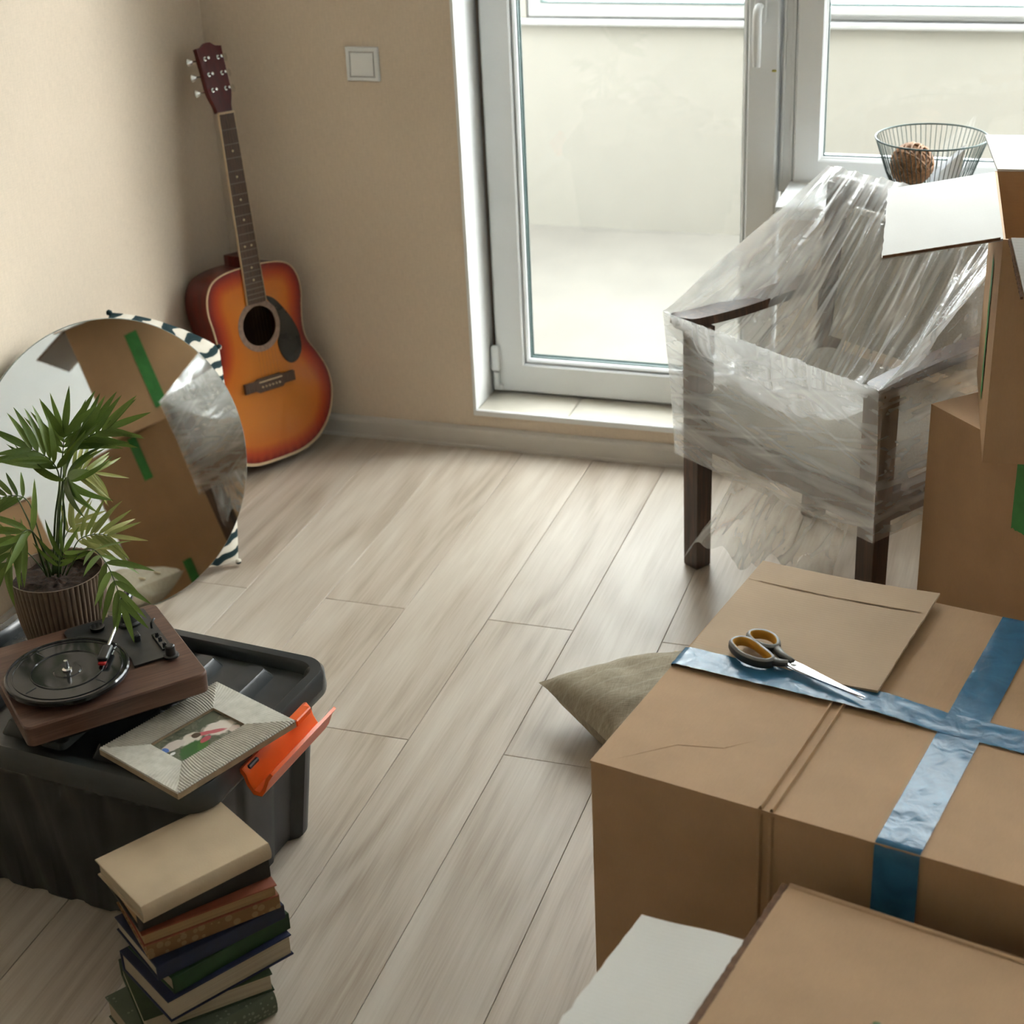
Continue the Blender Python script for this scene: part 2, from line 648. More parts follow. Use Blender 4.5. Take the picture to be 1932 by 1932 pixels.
# balcony beyond the glass
BY = 2.0
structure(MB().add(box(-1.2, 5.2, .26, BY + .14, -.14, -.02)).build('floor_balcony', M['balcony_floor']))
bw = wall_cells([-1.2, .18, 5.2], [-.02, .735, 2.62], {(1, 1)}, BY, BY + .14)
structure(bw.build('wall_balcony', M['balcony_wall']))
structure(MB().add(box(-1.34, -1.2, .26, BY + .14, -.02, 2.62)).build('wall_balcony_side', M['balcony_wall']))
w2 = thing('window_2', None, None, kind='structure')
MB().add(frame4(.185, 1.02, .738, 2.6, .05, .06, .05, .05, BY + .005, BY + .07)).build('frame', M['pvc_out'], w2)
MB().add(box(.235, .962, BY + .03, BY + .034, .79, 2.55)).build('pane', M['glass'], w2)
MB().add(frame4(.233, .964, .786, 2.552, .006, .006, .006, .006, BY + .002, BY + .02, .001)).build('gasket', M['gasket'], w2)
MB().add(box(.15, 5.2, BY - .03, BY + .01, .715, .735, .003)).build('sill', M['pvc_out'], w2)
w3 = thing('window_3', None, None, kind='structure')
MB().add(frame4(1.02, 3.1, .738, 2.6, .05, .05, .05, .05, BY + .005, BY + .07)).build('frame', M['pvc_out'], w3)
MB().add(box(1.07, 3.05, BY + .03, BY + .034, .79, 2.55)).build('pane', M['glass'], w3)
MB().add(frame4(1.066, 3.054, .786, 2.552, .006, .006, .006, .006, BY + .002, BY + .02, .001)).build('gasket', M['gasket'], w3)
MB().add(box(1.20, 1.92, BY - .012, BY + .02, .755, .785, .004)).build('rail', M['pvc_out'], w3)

portal('portal_door', (1.04, .24, 1.19), (R(90), 0, 0), .75, 2.15)
portal('portal_window', (2.43, .24, 1.47), (R(90), 0, 0), 2.0, 1.6)

# light switch
sw = thing('light_switch', 'square white light switch on the beige wall between guitar and balcony door', 'light switch', Matrix.Translation((.423, 0, .983)))
fv = frame4(-.042, .042, -.040, .040, .0105, .0105, .0105, .0105, -.010, 0, .002)
MB().add(fv).build('plate', M['pvc'], sw)
MB().add(box(-.0315, .0315, -.004, 0, -.0295, .0295)).build('base_plate', M['baseboard'], sw)
rk = MB()
rk.add(([(-.030, -.003, -.028), (.030, -.003, -.028), (.030, -.003, .028), (-.030, -.003, .028), (-.029, -.0135, -.027), (.029, -.0135, -.027), (.029, -.0075, .027), (-.029, -.0075, .027)],
        [(0, 1, 5, 4), (1, 2, 6, 5), (2, 3, 7, 6), (3, 0, 4, 7), (4, 5, 6, 7)]))
rk.build('rocker', M['pvc'], sw)
M['scrap'] = simple('yellow_green_scrap', (.42, .38, .08), .7)
MB().add(box(1.386, 1.396, .124, .1285, .958, .963, .001)).build('tag_scrap', M['scrap'], door)
# ------------------------------------------------------------------ shared object materials
M['card'] = cardboard('kraft_cardboard', (.45, .285, .155), 0)
M['card_y'] = cardboard('kraft_cardboard_cross', (.45, .285, .155), 1)
M['card_light'] = cardboard('kraft_cardboard_pale', (.47, .335, .21), 1, .06, .2)
M['card_white'] = cardboard('white_lined_cardboard', (.68, .66, .61), 1, .03, .10)
M['card_grey'] = cardboard('grey_lined_cardboard', (.47, .455, .42), 1, .03, .25)
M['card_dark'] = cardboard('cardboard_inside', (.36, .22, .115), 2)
M['card_edge'] = simple('torn_cardboard_edge', (.13, .065, .03), .85, var=.3, vscale=90)  # dark edge tone, with shade of the foreground flap gap included
M['black'] = simple('black_plastic', (.017, .018, .018), .38, var=.25, vscale=60)
M['black_gloss'] = simple('black_gloss', (.012, .013, .014), .12, var=.1)
M['chrome'] = simple('chrome', (.78, .78, .76), .16, 1.0, var=.03)
M['steel'] = simple('brushed_steel', (.74, .75, .76), .24, 1.0, var=.05, stretch=(1, 30, 1))
M['string'] = simple('bronze_string', (.16, .11, .06), .4, .8)
M['fret'] = simple('dull_fret_wire', (.22, .18, .13), .45, .5)
M['bone'] = simple('ivory_plastic', (.62, .50, .30), .4, var=.08)

def tape_mat(name, c, rough=.22):
    t = NT(name)
    v = t.coord()
    a = t.noise(v, 26, 3, .5, .8)
    t.set(t.ramp(a, [(.3, tuple(x * .82 for x in c)), (.75, tuple(min(1, x * 1.2) for x in c))]), rough, 0, .32, .08, .05)
    w = t.noise(t.coord((1, 1, 1)), 34, 2, .5, 1.2)
    t.bump(w, .22, .004)
    return t.m
M['tape_blue'] = tape_mat('blue_packing_tape', (.045, .155, .27))
M['tape_green'] = tape_mat('green_masking_tape', (.045, .24, .055), .55)

# ------------------------------------------------------------------ ACOUSTIC GUITAR
T0 = Vector((.204, -.238, .022))
H0 = Vector((.100, -.132, 1.026))
gu = (H0 - T0).normalized()
gn = Vector((math.cos(R(-26)), math.sin(R(-26)), 0))
gn = (gn - gu * gn.dot(gu)).normalized()
gw = gu.cross(gn)
GM = Matrix(((gw.x, gu.x, gn.x, T0.x), (gw.y, gu.y, gn.y, T0.y), (gw.z, gu.z, gn.z, T0.z), (0, 0, 0, 1)))
gt = thing('acoustic_guitar', 'sunburst acoustic guitar leaning upright in the corner of the room', 'guitar', GM)
half = [(0, 0), (.075, .004), (.135, .028), (.178, .075), (.197, .135), (.192, .19), (.168, .24), (.140, .285), (.1335, .325), (.138, .37), (.145, .415), (.138, .458), (.115, .488), (.07, .502), (0, .506)]
outl = spline(half, 6, False)
right = outl
left = [(-x, y) for x, y in outl[::-1]]
OUT = right[:-1] + left[:-1]
SH = (0, .352)
def ang_sort(pts):
    return sorted(pts, key=lambda p: math.atan2(p[1] - SH[1], p[0] - SH[0]))
# body sides + back (one shell)
t = NT('guitar_lacquer_red')
t.set(t.ramp(t.noise(t.coord((8, 1, 8)), 6), [(.3, (.085, .006, .004)), (.7, (.17, .012, .007))]), .3, 0, .4, .3, .1)
M['g_red'] = t.m
t = NT('guitar_headstock_lacquer')
t.set(t.ramp(t.noise(t.coord((30, 3, 30)), 4), [(.3, (.065, .003, .003)), (.7, (.10, .005, .004))]), .4, 0, .3, .1, .2)
M['g_head'] = t.m
t = NT('sunburst_spruce')
at = t.n('ShaderNodeAttribute')
at.attribute_name = 'edge'
gr = t.noise(t.coord((150, 4, 1)), 1, 3)
e = t.math('ADD', at.outputs['Fac'], t.math('MULTIPLY', t.math('SUBTRACT', gr, .5), .05))
t.set(t.ramp(e, [(0, (.105, .003, .002)), (.10, (.20, .006, .003)), (.28, (.44, .045, .006)), (.52, (.60, .155, .012)), (1, (.62, .20, .022))]), .3, 0, .4, .35, .06)
M['g_top'] = t.m
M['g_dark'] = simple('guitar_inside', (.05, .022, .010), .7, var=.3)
M['g_rose'] = simple('rosewood', (.075, .038, .02), .45, var=.35, vscale=14, stretch=(20, 2, 20))
M['g_bind'] = simple('cream_binding', (.66, .50, .31), .35, var=.05)
M['g_guard'] = simple('tortoise_pickguard', (.014, .013, .012), .12, var=.6, vscale=14)
mb = MB()
ringf = [(x, y, -.001) for x, y in OUT]
D_ = .098
rb = [(x * .985, SH[1] + (y - SH[1]) * .985, -D_) for x, y in OUT]
rb0 = [(x, y, -D_ + .006) for x, y in OUT]
mb.add(loft([ringf, rb0, rb], False, True))
body = mb.build('body', M['g_red'], gt, True, angle=50)
# soundboard as rings between outline and sound hole
so = ang_sort(OUT)
n = len(so)
NR = 14
vv, ff, ed = [], [], []
for k in range(NR + 1):
    q = (k / NR) ** 1.0
    for (x, y) in so:
        a = math.atan2(y - SH[1], x - SH[0])
        hx, hy = SH[0] + .0505 * math.cos(a), SH[1] + .0505 * math.sin(a)
        px, py = x * .985 + (hx - x * .985) * q, (SH[1] + (y - SH[1]) * .985) + (hy - (SH[1] + (y - SH[1]) * .985)) * q
        d = min(math.hypot(px - ox, py - oy) for ox, oy in OUT[::2])
        vv.append((px, py, 0.0))
        ed.append(min(1, d / .10))
for k in range(NR):
    for j in range(n):
        j2 = (j + 1) % n
        ff.append((k * n + j, k * n + j2, (k + 1) * n + j2, (k + 1) * n + j))
mb = MB(); mb.v, mb.f = vv, ff
mb.build('soundboard', M['g_top'], gt, True, {'edge': ed})
# binding strip
r1 = [(x * 1.003, SH[1] + (y - SH[1]) * 1.003, -.0035) for x, y in OUT]
r2 = [(x * 1.003, SH[1] + (y - SH[1]) * 1.003, .0008) for x, y in OUT]
r3 = [(x * .983, SH[1] + (y - SH[1]) * .983, .0008) for x, y in OUT]
MB().add(loft([r1, r2, r3], False, False)).build('binding', M['g_bind'], gt, True, angle=50)
# back brace seen through the hole
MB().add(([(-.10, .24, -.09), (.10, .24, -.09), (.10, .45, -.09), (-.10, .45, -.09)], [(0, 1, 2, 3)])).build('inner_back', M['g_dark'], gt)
MB().add(box(-.006, .006, .24, .45, -.0895, -.082)).build('brace', M['g_rose'], gt)
# rosette
M['g_ros'] = simple('rosette_inlay', (.30, .20, .15), .3, var=.25, vscale=90)
mb = MB()
rg = []
for (rr, z) in ((.0505, -.002), (.0505, .0006), (.0655, .0006)):
    rg.append([(rr * math.cos(2 * math.pi * k / 56), SH[1] + rr * math.sin(2 * math.pi * k / 56), z) for k in range(56)])
mb.add(loft(rg, False, False)).build('rosette', M['g_ros'], gt, True, angle=40)
# pickguard
pg = [(.030, .422), (.050, .414), (.070, .394), (.100, .350), (.116, .308), (.118, .270), (.105, .245), (.084, .236), (.064, .246), (.050, .272), (.047, .300), (.056, .318), (.0625, .340), (.063, .360), (.055, .387), (.041, .403)]
pgo = spline(pg, 4)
if area2(pgo) < 0:
    pgo = pgo[::-1]
MB().add(prism([(x, y) for x, y in pgo], .0007, .0022)).build('pickguard', M['g_guard'], gt)
# bridge
br = [(-.078, .193), (-.045, .193), (-.036, .187), (.036, .187), (.045, .193), (.078, .193), (.078, .218), (.045, .218), (.034, .222), (-.034, .222), (-.045, .218), (-.078, .218)]
bro = MB().add(prism(br, .0005, .0095)).build('bridge', M['g_rose'], gt)
MB().add(box(-.036, .036, .2125, .2155, .0095, .0135, .0008)).build('saddle', M['g_bind'], bro)
for k in range(6):
    MB().add(lathe([(.0028, .0095), (.0028, .012), (.0015, .0135)], 8, (-.027 + .0108 * k, .2005))).build('bridge_pin', M['g_bind'], bro, True)
# neck, fingerboard, frets
NUT = .875
def hw(y):
    return .0215 + (.0285 - .0215) * (NUT - y) / (NUT - .40)
nk = MB()
rings_ = []
for y, th in ((.488, .030), (.53, .024), (.62, .021), (.80, .019), (NUT, .0185)):
    w_ = hw(y)
    rings_.append([(w_ * math.cos(a), y, -.0 - th * math.sin(a) + .003) for a in [math.pi * k / 10 for k in range(11)]])
nk.add(loft(rings_))
nko = nk.build('neck', M['g_head'], gt, True, angle=60)
hl = MB().add(loft([[(x * s, y, z) for x, y in ((-.028, .50), (.028, .50), (.026, .532), (-.026, .532))] for s, z in ((1, .0), (1, -.05), (.8, -.075))]))
hl.build('heel', M['g_head'], nko)
def yfret(k):
    return .2145 + (NUT - .2145) * 2 ** (-k / 12)
fbend = yfret(20) - .012
fb = MB().add(loft([[(-hw(fbend), fbend, .001), (hw(fbend), fbend, .001), (hw(fbend) * .96, fbend, .0068), (-hw(fbend) * .96, fbend, .0068)], [(-hw(NUT), NUT, .001), (hw(NUT), NUT, .001), (hw(NUT) * .96, NUT, .0068), (-hw(NUT) * .96, NUT, .0068)]]))
fbo = fb.build('fingerboard', M['g_rose'], gt)
for sgn in (-1, 1):
    MB().add(loft([[(sgn * hw(y), y, .0005), (sgn * (hw(y) + .0014), y, .0005), (sgn * (hw(y) + .0014), y, .0064), (sgn * hw(y), y, .0064)] for y in (fbend, NUT)])).build('neck_binding', M['g_bind'], fbo)
for k in range(1, 21):
    y = yfret(k)
    MB().add(box(-hw(y) * .96, hw(y) * .96, y - .0010, y + .0010, .0066, .0074)).build('fret', M['fret'], fbo)
for k in (3, 5, 7, 9, 12, 15, 17):
    y = (yfret(k) + yfret(k - 1)) / 2
    for dx in ((-.010, .010) if k == 12 else (0,)):
        MB().add(lathe([(.0030, .0066), (.0030, .0071)], 10, (dx, y))).build('inlay_dot', M['bone'], fbo)
MB().add(box(-.0225, .0225, NUT, NUT + .005, .0, .0092, .0008)).build('nut', M['g_bind'], gt)
# headstock
hs = [(-.0215, NUT + .004), (.0215, NUT + .004), (.0235, NUT + .02), (.030, NUT + .038), (.034, NUT + .052), (.0345, NUT + .07), (.0345, NUT + .11), (.0355, NUT + .150), (.0365, NUT + .158), (.020, NUT + .160), (.006, NUT + .169), (-.006, NUT + .169), (-.020, NUT + .160), (-.0365, NUT + .158), (-.0355, NUT + .150), (-.0345, NUT + .11), (-.0345, NUT + .07), (-.034, NUT + .052), (-.030, NUT + .038), (-.0235, NUT + .02)]
tilt = Matrix.Translation((0, NUT, 0)) @ Matrix.Rotation(R(-9), 4, 'X') @ Matrix.Translation((0, -NUT, 0))
hso = MB().add(prism(hs, -.013, .002)).tr(tilt).build('headstock', M['g_head'], gt)
for k in range(3):
    for sgn in (-1, 1):
        y = NUT + .058 + k * .037
        x = sgn * .019
        tu = MB().add(lathe([(.0052, .002), (.0052, .0035), (.003, .0038), (.003, .015), (.0036, .0155), (.0036, .019), (.002, .0195)], 12, (x, y))).tr(tilt).build('tuner_post', M['chrome'], hso, True, angle=40)
        q = MB().add(tube([(sgn * .030, y, -.0185), (sgn * .046, y, -.0185)], .0022, 8))
        q.add(loft([[(sgn * .045, y - .006 * c, -.0185 + .0045 * s_) for c, s_ in [(math.cos(2 * math.pi * i / 10), math.sin(2 * math.pi * i / 10)) for i in range(10)]], [(sgn * .056, y - .010 * math.cos(2 * math.pi * i / 10), -.0185 + .004 * math.sin(2 * math.pi * i / 10)) for i in range(10)], [(sgn * .059, y - .006 * math.cos(2 * math.pi * i / 10), -.0185 + .002 * math.sin(2 * math.pi * i / 10)) for i in range(10)]]))
        q.tr(tilt).build('tuner_button', M['chrome'], tu, True, angle=50)
for k in range(6):
    x0, x1 = -.0185 + .0074 * k, -.027 + .0108 * k
    MB().add(tube([(x1, .214, .0135), (x0, NUT + .002, .0098)], .00022, 4)).build('string', M['string'], gt)

# ------------------------------------------------------------------ ROUND MIRROR
mc = Vector((.1765, -.9156, .3085))
mn = Vector((.84386, -.46138, .27392)).normalized()
mu = Vector((0, 0, 1)).cross(mn).normalized()
mv = mn.cross(mu)
MM = Matrix(((mu.x, mv.x, mn.x, mc.x), (mu.y, mv.y, mn.y, mc.y), (mu.z, mv.z, mn.z, mc.z), (0, 0, 0, 1)))
mir = thing('round_mirror', 'large round frameless mirror leaning on the wall behind the potted palm', 'mirror', MM)
t = NT('silvered_glass')
t.set(t.ramp(t.noise(t.coord(), 2), [(0, (.80, .81, .79)), (1, (.84, .85, .83))]), .0, 1.0)
M['mirror'] = t.m
M['glass_edge'] = simple('mirror_glass_edge', (.42, .48, .45), .15, .6, var=.05)
RM = .3176
MB().add(([(0, 0, 0)] + [((RM - .0015) * math.cos(2 * math.pi * k / 128), (RM - .0015) * math.sin(2 * math.pi * k / 128), 0) for k in range(128)], [(0, k + 1, (k + 1) % 128 + 1) for k in range(128)])).build('glass', M['mirror'], mir)
MB().add(lathe([(RM - .0015, 0), (RM, -.0012), (RM, -.005), (RM - .003, -.006)], 128, cap0=False)).build('backing', M['glass_edge'], mir, True, angle=40)

# ------------------------------------------------------------------ cushions
def cushion(name, corners, th, mat, nu=28, nv=28, pinch=.10, seam=None, wr=0.0, belly=None):
    """puffed four-cornered cushion through its corner points; returns one closed mesh"""
    c = [Vector(p) for p in corners]
    nrm = ((c[1] - c[0]).cross(c[3] - c[0])).normalized()
    def P(u, v):
        a = c[0].lerp(c[1], u); b = c[3].lerp(c[2], u)
        return a.lerp(b, v)
    mid = P(.5, .5)
    vv = []
    def H(u, v):
        return (max(0, 4 * u * (1 - u)) ** .42) * (max(0, 4 * v * (1 - v)) ** .42)
    def base(u, v):
        p = P(u, v)
        # sides pull in between the corners
        su = 4 * u * (1 - u); sv = 4 * v * (1 - v)
        k = pinch * (su * (1 - sv) + sv * (1 - su)) * .5
        return p + (mid - p) * k
    mb = MB()
    tops = []
    for s in (1, -1):
        def fn(u, v, s=s):
            p = base(u, v)
            h = H(u, v)
            w = wr * h * (mnoise.noise(Vector((u * 5, v * 5, s * 3))) + .5 * mnoise.noise(Vector((u * 11, v * 11, s * 7))))
            return p + nrm * s * (th / 2 * h + w * (1 if 0 < u < 1 and 0 < v < 1 else 0))
        v_, f_ = grid(fn, nu, nv)
        if s < 0:
            f_ = [q[::-1] for q in f_]
        mb.add((v_, f_))
    return mb, base, nrm

t = NT('zebra_stripe_cotton')
v = t.coord((1, 1, 1))
w = t.n('ShaderNodeTexWave')
w.wave_type = 'BANDS'
w.bands_direction = 'Z'
w.inputs['Scale'].default_value = 9.5
w.inputs['Distortion'].default_value = 5
w.inputs['Detail'].default_value = 1.5
w.inputs['Detail Scale'].default_value = 1.6
t.l(v, w.inputs['Vector'])
t.set(t.ramp(w.outputs['Fac'], [(0, (.016, .036, .04)), (.40, (.03, .055, .06)), (.46, (.72, .66, .55)), (1, (.78, .73, .63))]), .85, 0, .2)
t.bump(t.noise(v, 500, 2), .2, .0005)
M['zebra'] = t.m
cor = [(.130, -.985, .100), (.343, -.757, .012), (.212, -.490, .425), (.050, -.670, .562)]
mb, _, _ = cushion('x', cor, .066, M['zebra'], pinch=-.13)
mb.v = [(max(a, .004), b, max(c, .003)) for a, b, c in mb.v]
czo = thing('striped_cushion', 'cream cushion with dark zebra stripes wedged behind the round mirror', 'cushion')
mb.build('cover', M['zebra'], czo, True)
for i, cc in enumerate(cor):
    MB().add(lathe([(.001, -.007), (.006, -.004), (.007, 0), (.006, .004), (.001, .007)], 8)).tr(Matrix.Translation(Vector(cc))).build('corner_tip', M['zebra'], czo, True)

t = NT('striped_linen')
v = t.coord((1, 1, 1), rot=(0, 0, R(-28)))
w = t.n('ShaderNodeTexWave')
w.bands_direction = 'Y'
w.inputs['Scale'].default_value = 9
w.inputs['Distortion'].default_value = .8
t.l(v, w.inputs['Vector'])
n1 = t.noise(t.coord((500, 60, 60), rot=(0, 0, R(-28))), 1, 2)
n2 = t.noise(t.coord((60, 500, 60), rot=(0, 0, R(-28))), 1, 2)
base_c = t.ramp(t.math('MULTIPLY', t.math('ADD', n1, n2), .5), [(.35, (.30, .26, .19)), (.65, (.42, .365, .275))])
lines = t.ramp(w.outputs['Fac'], [(.93, (0, 0, 0)), (.99, (1, 1, 1))])
t.set(t.mix(t.math('MULTIPLY', lines, .22), base_c, (.58, .53, .43)), .88, 0, .15)
t.bump(t.math('ADD', n1, n2), .3, .0008)
M['linen'] = t.m
cl_c = [(1.196, -1.168, .075), (1.470, -1.405, .050), (1.80, -1.20, .060), (1.515, -.955, .072)]
mb, base_f, nr = cushion('x', cl_c, .155, M['linen'], wr=.012, pinch=.12)
lo = min(v_[2] for v_ in mb.v)
mb.v = [(a, b, max(c, 0.002)) for a, b, c in mb.v]
lp = thing('linen_pillow', 'beige linen pillow with pale lines lying on the floor by the taped box', 'pillow')
mb.build('cover', M['linen'], lp, True)
for u in (.30, .50, .70):
    p = base_f(u * .0 + .02, u) + Vector((.01, .004, .022))
    MB().add(lathe([(.001, -.003), (.010, -.0025), (.0115, 0), (.010, .0025), (.007, .002), (.001, .0022)], 14)).tr(Matrix.Translation(p) @ Matrix.Rotation(R(-35), 4, 'X')).build('button', M['bone'], lp, True)

# ------------------------------------------------------------------ CARDBOARD BOXES
def slab(o, a, b, n, th, b_=0.0):
    """thin panel spanned by a and b from o, thickness along n"""
    o = Vector(o); a = Vector(a); b = Vector(b); n = Vector(n).normalized() * th
    v = [o, o + a, o + a + b, o + b]
    v += [p + n for p in v]
    return [tuple(p) for p in v], [(0, 3, 2, 1), (4, 5, 6, 7), (0, 1, 5, 4), (1, 2, 6, 5), (2, 3, 7, 6), (3, 0, 4, 7)]


def wavy_slab(o, a, b, th, amp=.0008, seed=0, nu=18, nv=10, lift=None):
    """cardboard panel with slightly ragged free edge and warp"""
    o = Vector(o); a = Vector(a); b = Vector(b)
    n = a.cross(b).normalized()
    mb = MB()
    def fn(s):
        def g(u, v):
            r = mnoise.noise(Vector((u * 21 + seed, v * 3, seed))) * amp * 2.2
            r2 = mnoise.noise(Vector((u * 3, v * 19 + seed, seed + 5))) * amp * 2.2
            p = o + a * u + b * v
            if v == 1:
                p += b.normalized() * r
            if u == 1:
                p += a.normalized() * r2
            z = mnoise.noise(Vector((u * 1.7 + seed, v * 1.7, 1))) * amp * 1.5
            if lift:
                z += lift(u, v)
            return tuple(p + n * (z + s))
        return g
    nt = (nu + 1) * (nv + 1)
    v1, f1 = grid(fn(th), nu, nv)
    v0, f0 = grid(fn(0), nu, nv)
    mb.add((v1, f1))
    mb.add((v0, [q[::-1] for q in f0]))
    rim = [i for i in range(nu + 1)] + [(j + 1) * (nu + 1) - 1 for j in range(1, nv + 1)] + [nv * (nu + 1) + i for i in range(nu - 1, -1, -1)] + [j * (nu + 1) for j in range(nv - 1, 0, -1)]
    for i in range(len(rim)):
        a_, b_ = rim[i], rim[(i + 1) % len(rim)]
        mb.f.append((a_, b_ , nt + b_, nt + a_)[::-1])
    return mb


def crease_strip(pts, w, h, n=(0, 0, 1)):
    """shallow raised fold running along a polyline"""
    mb = MB()
    n = Vector(n)
    rings = []
    P = [Vector(p) for p in pts]
    for i, p in enumerate(P):
        d = (P[min(i + 1, len(P) - 1)] - P[max(i - 1, 0)]).normalized()
        s = d.cross(n).normalized()
        rings.append([p - s * w, p - s * w * .35 + n * h, p + s * w * .35 + n * h, p + s * w])
    mb.add(loft(rings, False, False, closed=False))
    return mb

# --- big taped box
BL, BW, BH = .86, .612, .45
bb = thing('taped_cardboard_box', 'big closed cardboard box sealed with crossed strips of blue tape', 'box', TR(1.514, -1.894, 0, -11.3))
TH = .004
mb = MB()
mb.add(box(0, BL, 0, TH, 0, BH - .001))
body = mb.build('front_wall', M['card'], bb)
MB().add(box(0, BL, BW - TH, BW, 0, BH - .001)).build('back_wall', M['card'], bb)
MB().add(box(0, TH, TH, BW - TH, 0, BH - .001)).build('side_wall', M['card_y'], bb)
MB().add(box(BL - TH, BL, TH, BW - TH, 0, BH - .001)).build('side_wall', M['card_y'], bb)
MB().add(box(TH, BL - TH, TH, BW - TH, 0, .004)).build('base', M['card'], bb)
SEAM = .300
f1 = wavy_slab((-.001, -.001, BH - .0015), (BL + .002, 0, 0), (0, SEAM + .001, 0), .004, .0007, 3, 30, 14).build('flap', M['card'], bb)
f2 = wavy_slab((-.001, BW + .001, BH - .0015), (BL + .002, 0, 0), (0, -(BW - SEAM), 0), -.004, .0006, 9, 30, 14).build('flap', M['card'], bb)
# double fold lines of the front flap and down the front wall
zt = BH + .0026
for x_ in (.246, .262, .600, .616):
    crease_strip([(x_, 0, zt - .0008), (x_ + .001, .15, zt - .0008), (x_, SEAM - .01, zt - .0008)], .0034, .0062).build('fold', M['card'], f1)
    crease_strip([(x_, -.0002, BH - .004), (x_ + .0015, -.0004, .2), (x_, -.0002, .005)], .0036, .0048, (0, -1, 0)).build('fold', M['card'], body)
for x_ in (.355, .372, .39):
    crease_strip([(x_, SEAM + .05, zt - .0009), (x_, BW - .002, zt - .0009)], .004, .0013).build('fold', M['card'], f2)
crease_strip([(.03, .02, zt - .001), (.09, .085, zt - .0006), (.15, .105, zt - .0004), (.2, .16, zt - .001)], .003, .0012).build('crease', M['card'], f1)
crease_strip([(.37, .02, zt - .001), (.372, .2, zt - .0006)], .003, .0009).build('crease', M['card'], f1)
# separate pale flap panel turned in over the lid
f3 = wavy_slab((.004, SEAM + .012, BH + .0035), (.295, 0, 0), (0, BW - SEAM - .008, 0), .004, .0009, 21, 24, 18, lift=lambda u, v: .009 * u ** 3 + .003 * v).build('flap', M['card_light'], bb)
f3['label'] = 'paler loose flap panel'
crease_strip([(.006, BW - .062, BH + .0095), (.15, BW - .062, BH + .0105), (.29, BW - .064, BH + .0185)], .0022, .0010).build('fold', M['card_light'], f3)
# crossed tape, slightly raised and wrinkled
def tape(pts, w, nrm, name, mat, parent, amp=.0006, seed=0, nu=60):
    """tape strip along a polyline of (point, normal) pairs"""
    P = [Vector(p) for p in pts]
    seg = [(P[i + 1] - P[i]).length for i in range(len(P) - 1)]
    tot = sum(seg)
    mb = MB()
    rows = []
    for i in range(nu + 1):
        s = tot * i / nu
        k = 0
        while k < len(seg) - 1 and s > seg[k]:
            s -= seg[k]
            k += 1
        p = P[k].lerp(P[k + 1], s / seg[k])
        d = (P[k + 1] - P[k]).normalized()
        n_ = Vector(nrm[k])
        sd = n_.cross(d).normalized()
        row = []
        for j in range(9):
            q = j / 8 - .5
            h = amp * (mnoise.noise(Vector((i * .55 + seed, q * 3.5, seed))) + .6 * mnoise.noise(Vector((i * .2 + seed, q * 9, 4)))) + amp * .8
            e = 0
            if i in (0, nu):
                e = mnoise.noise(Vector((q * 9, seed, 2))) * .006
            row.append(tuple(p + sd * (q * w) + n_ * h + d * e))
        rows.append(row)
    return mb.add(loft(rows, False, False, closed=False)).build(name, mat, parent, True)
tape([(-.0012, SEAM - .008, BH - .09), (-.0012, SEAM - .008, BH + .0075), (.31, SEAM - .006, BH + .0105), (.40, SEAM - .008, BH + .0038), (BL + .001, SEAM - .008, BH + .0034)], .052, [(-1, 0, 0), (0, 0, 1), (0, 0, 1), (0, 0, 1)], 'tape', M['tape_blue'], bb, .0011, 2, 110)
tape([(.428, -.0022, .18), (.428, -.0022, BH + .0034), (.428, BW + .0022, BH + .0040), (.428, BW + .0022, .2)], .058, [(0, -1, 0), (0, 0, 1), (0, 1, 0)], 'tape', M['tape_blue'], bb, .0009, 14, 120)

# --- foreground box with a white lined flap hanging open
fbx = thing('foreground_cardboard_box', 'cardboard box in the bottom right corner with a white lined flap hanging open', 'box', TR(1.808, -2.018, 0, -12.5))
FW, FD, FH = .62, .46, .40
MB().add(box(0, FW, -FD, -FD + TH, 0, FH)).build('front_wall', M['card'], fbx)
MB().add(box(0, FW, -TH, 0, 0, FH)).build('back_wall', M['card'], fbx)
MB().add(box(0, TH, -FD + TH, -TH, 0, FH)).build('side_wall', M['card_y'], fbx)
MB().add(box(FW - TH, FW, -FD + TH, -TH, 0, FH)).build('side_wall', M['card_y'], fbx)
MB().add(box(TH, FW - TH, -FD + TH, -TH, 0, .004)).build('base', M['card'], fbx)
wavy_slab((.0, .001, FH - .002), (FW, 0, 0), (0, -.36, 0), -.005, .0014, 33, 30, 14).build('flap', M['card'], fbx)
wavy_slab((.0, -FD - .001, FH - .002), (FW, 0, 0), (0, .098, 0), .004, .0008, 37, 24, 6).build('flap', M['card'], fbx)
crease_strip([(.004, -.005, FH + .0028), (.3, -.006, FH + .003), (FW, -.005, FH + .0028)], .004, .0016).build('fold', M['card'], fbx)
crease_strip([(.066, -.006, FH + .0012), (.068, -.22, FH + .0014)], .0028, .0012).build('fold', M['card'], fbx)
def torn_edge(p0, p1, w, h, seed, parent, up=(0, 0, 1)):
    # ragged brown edge of the corrugated board
    P0, P1, U = Vector(p0), Vector(p1), Vector(up)
    D = (P1 - P0).normalized()
    S = D.cross(U).normalized()
    rg = []
    for i in range(91):
        q = P0.lerp(P1, i / 90)
        a = w * (1 + .45 * mnoise.noise(Vector((i * .31, seed, 0))))
        b = h * (1 + .2 * mnoise.noise(Vector((i * .35, seed, 4))))
        rg.append([q - S * a - U * b, q + S * a - U * b, q + S * a + U * b, q - S * a + U * b])
    return MB().add(loft(rg)).build('torn_edge', M['card_edge'], parent)
torn_edge((-.004, -.004, FH - .001), (-.004, -.35, FH - .001), .0045, .0045, 3, fbx)  # covers torn edge and shadowed gap; gap shade is put into the dark colour
torn_edge((.25, .0012, FH - .001), (.5, .0012, FH - .001), .0014, .003, 8, fbx)
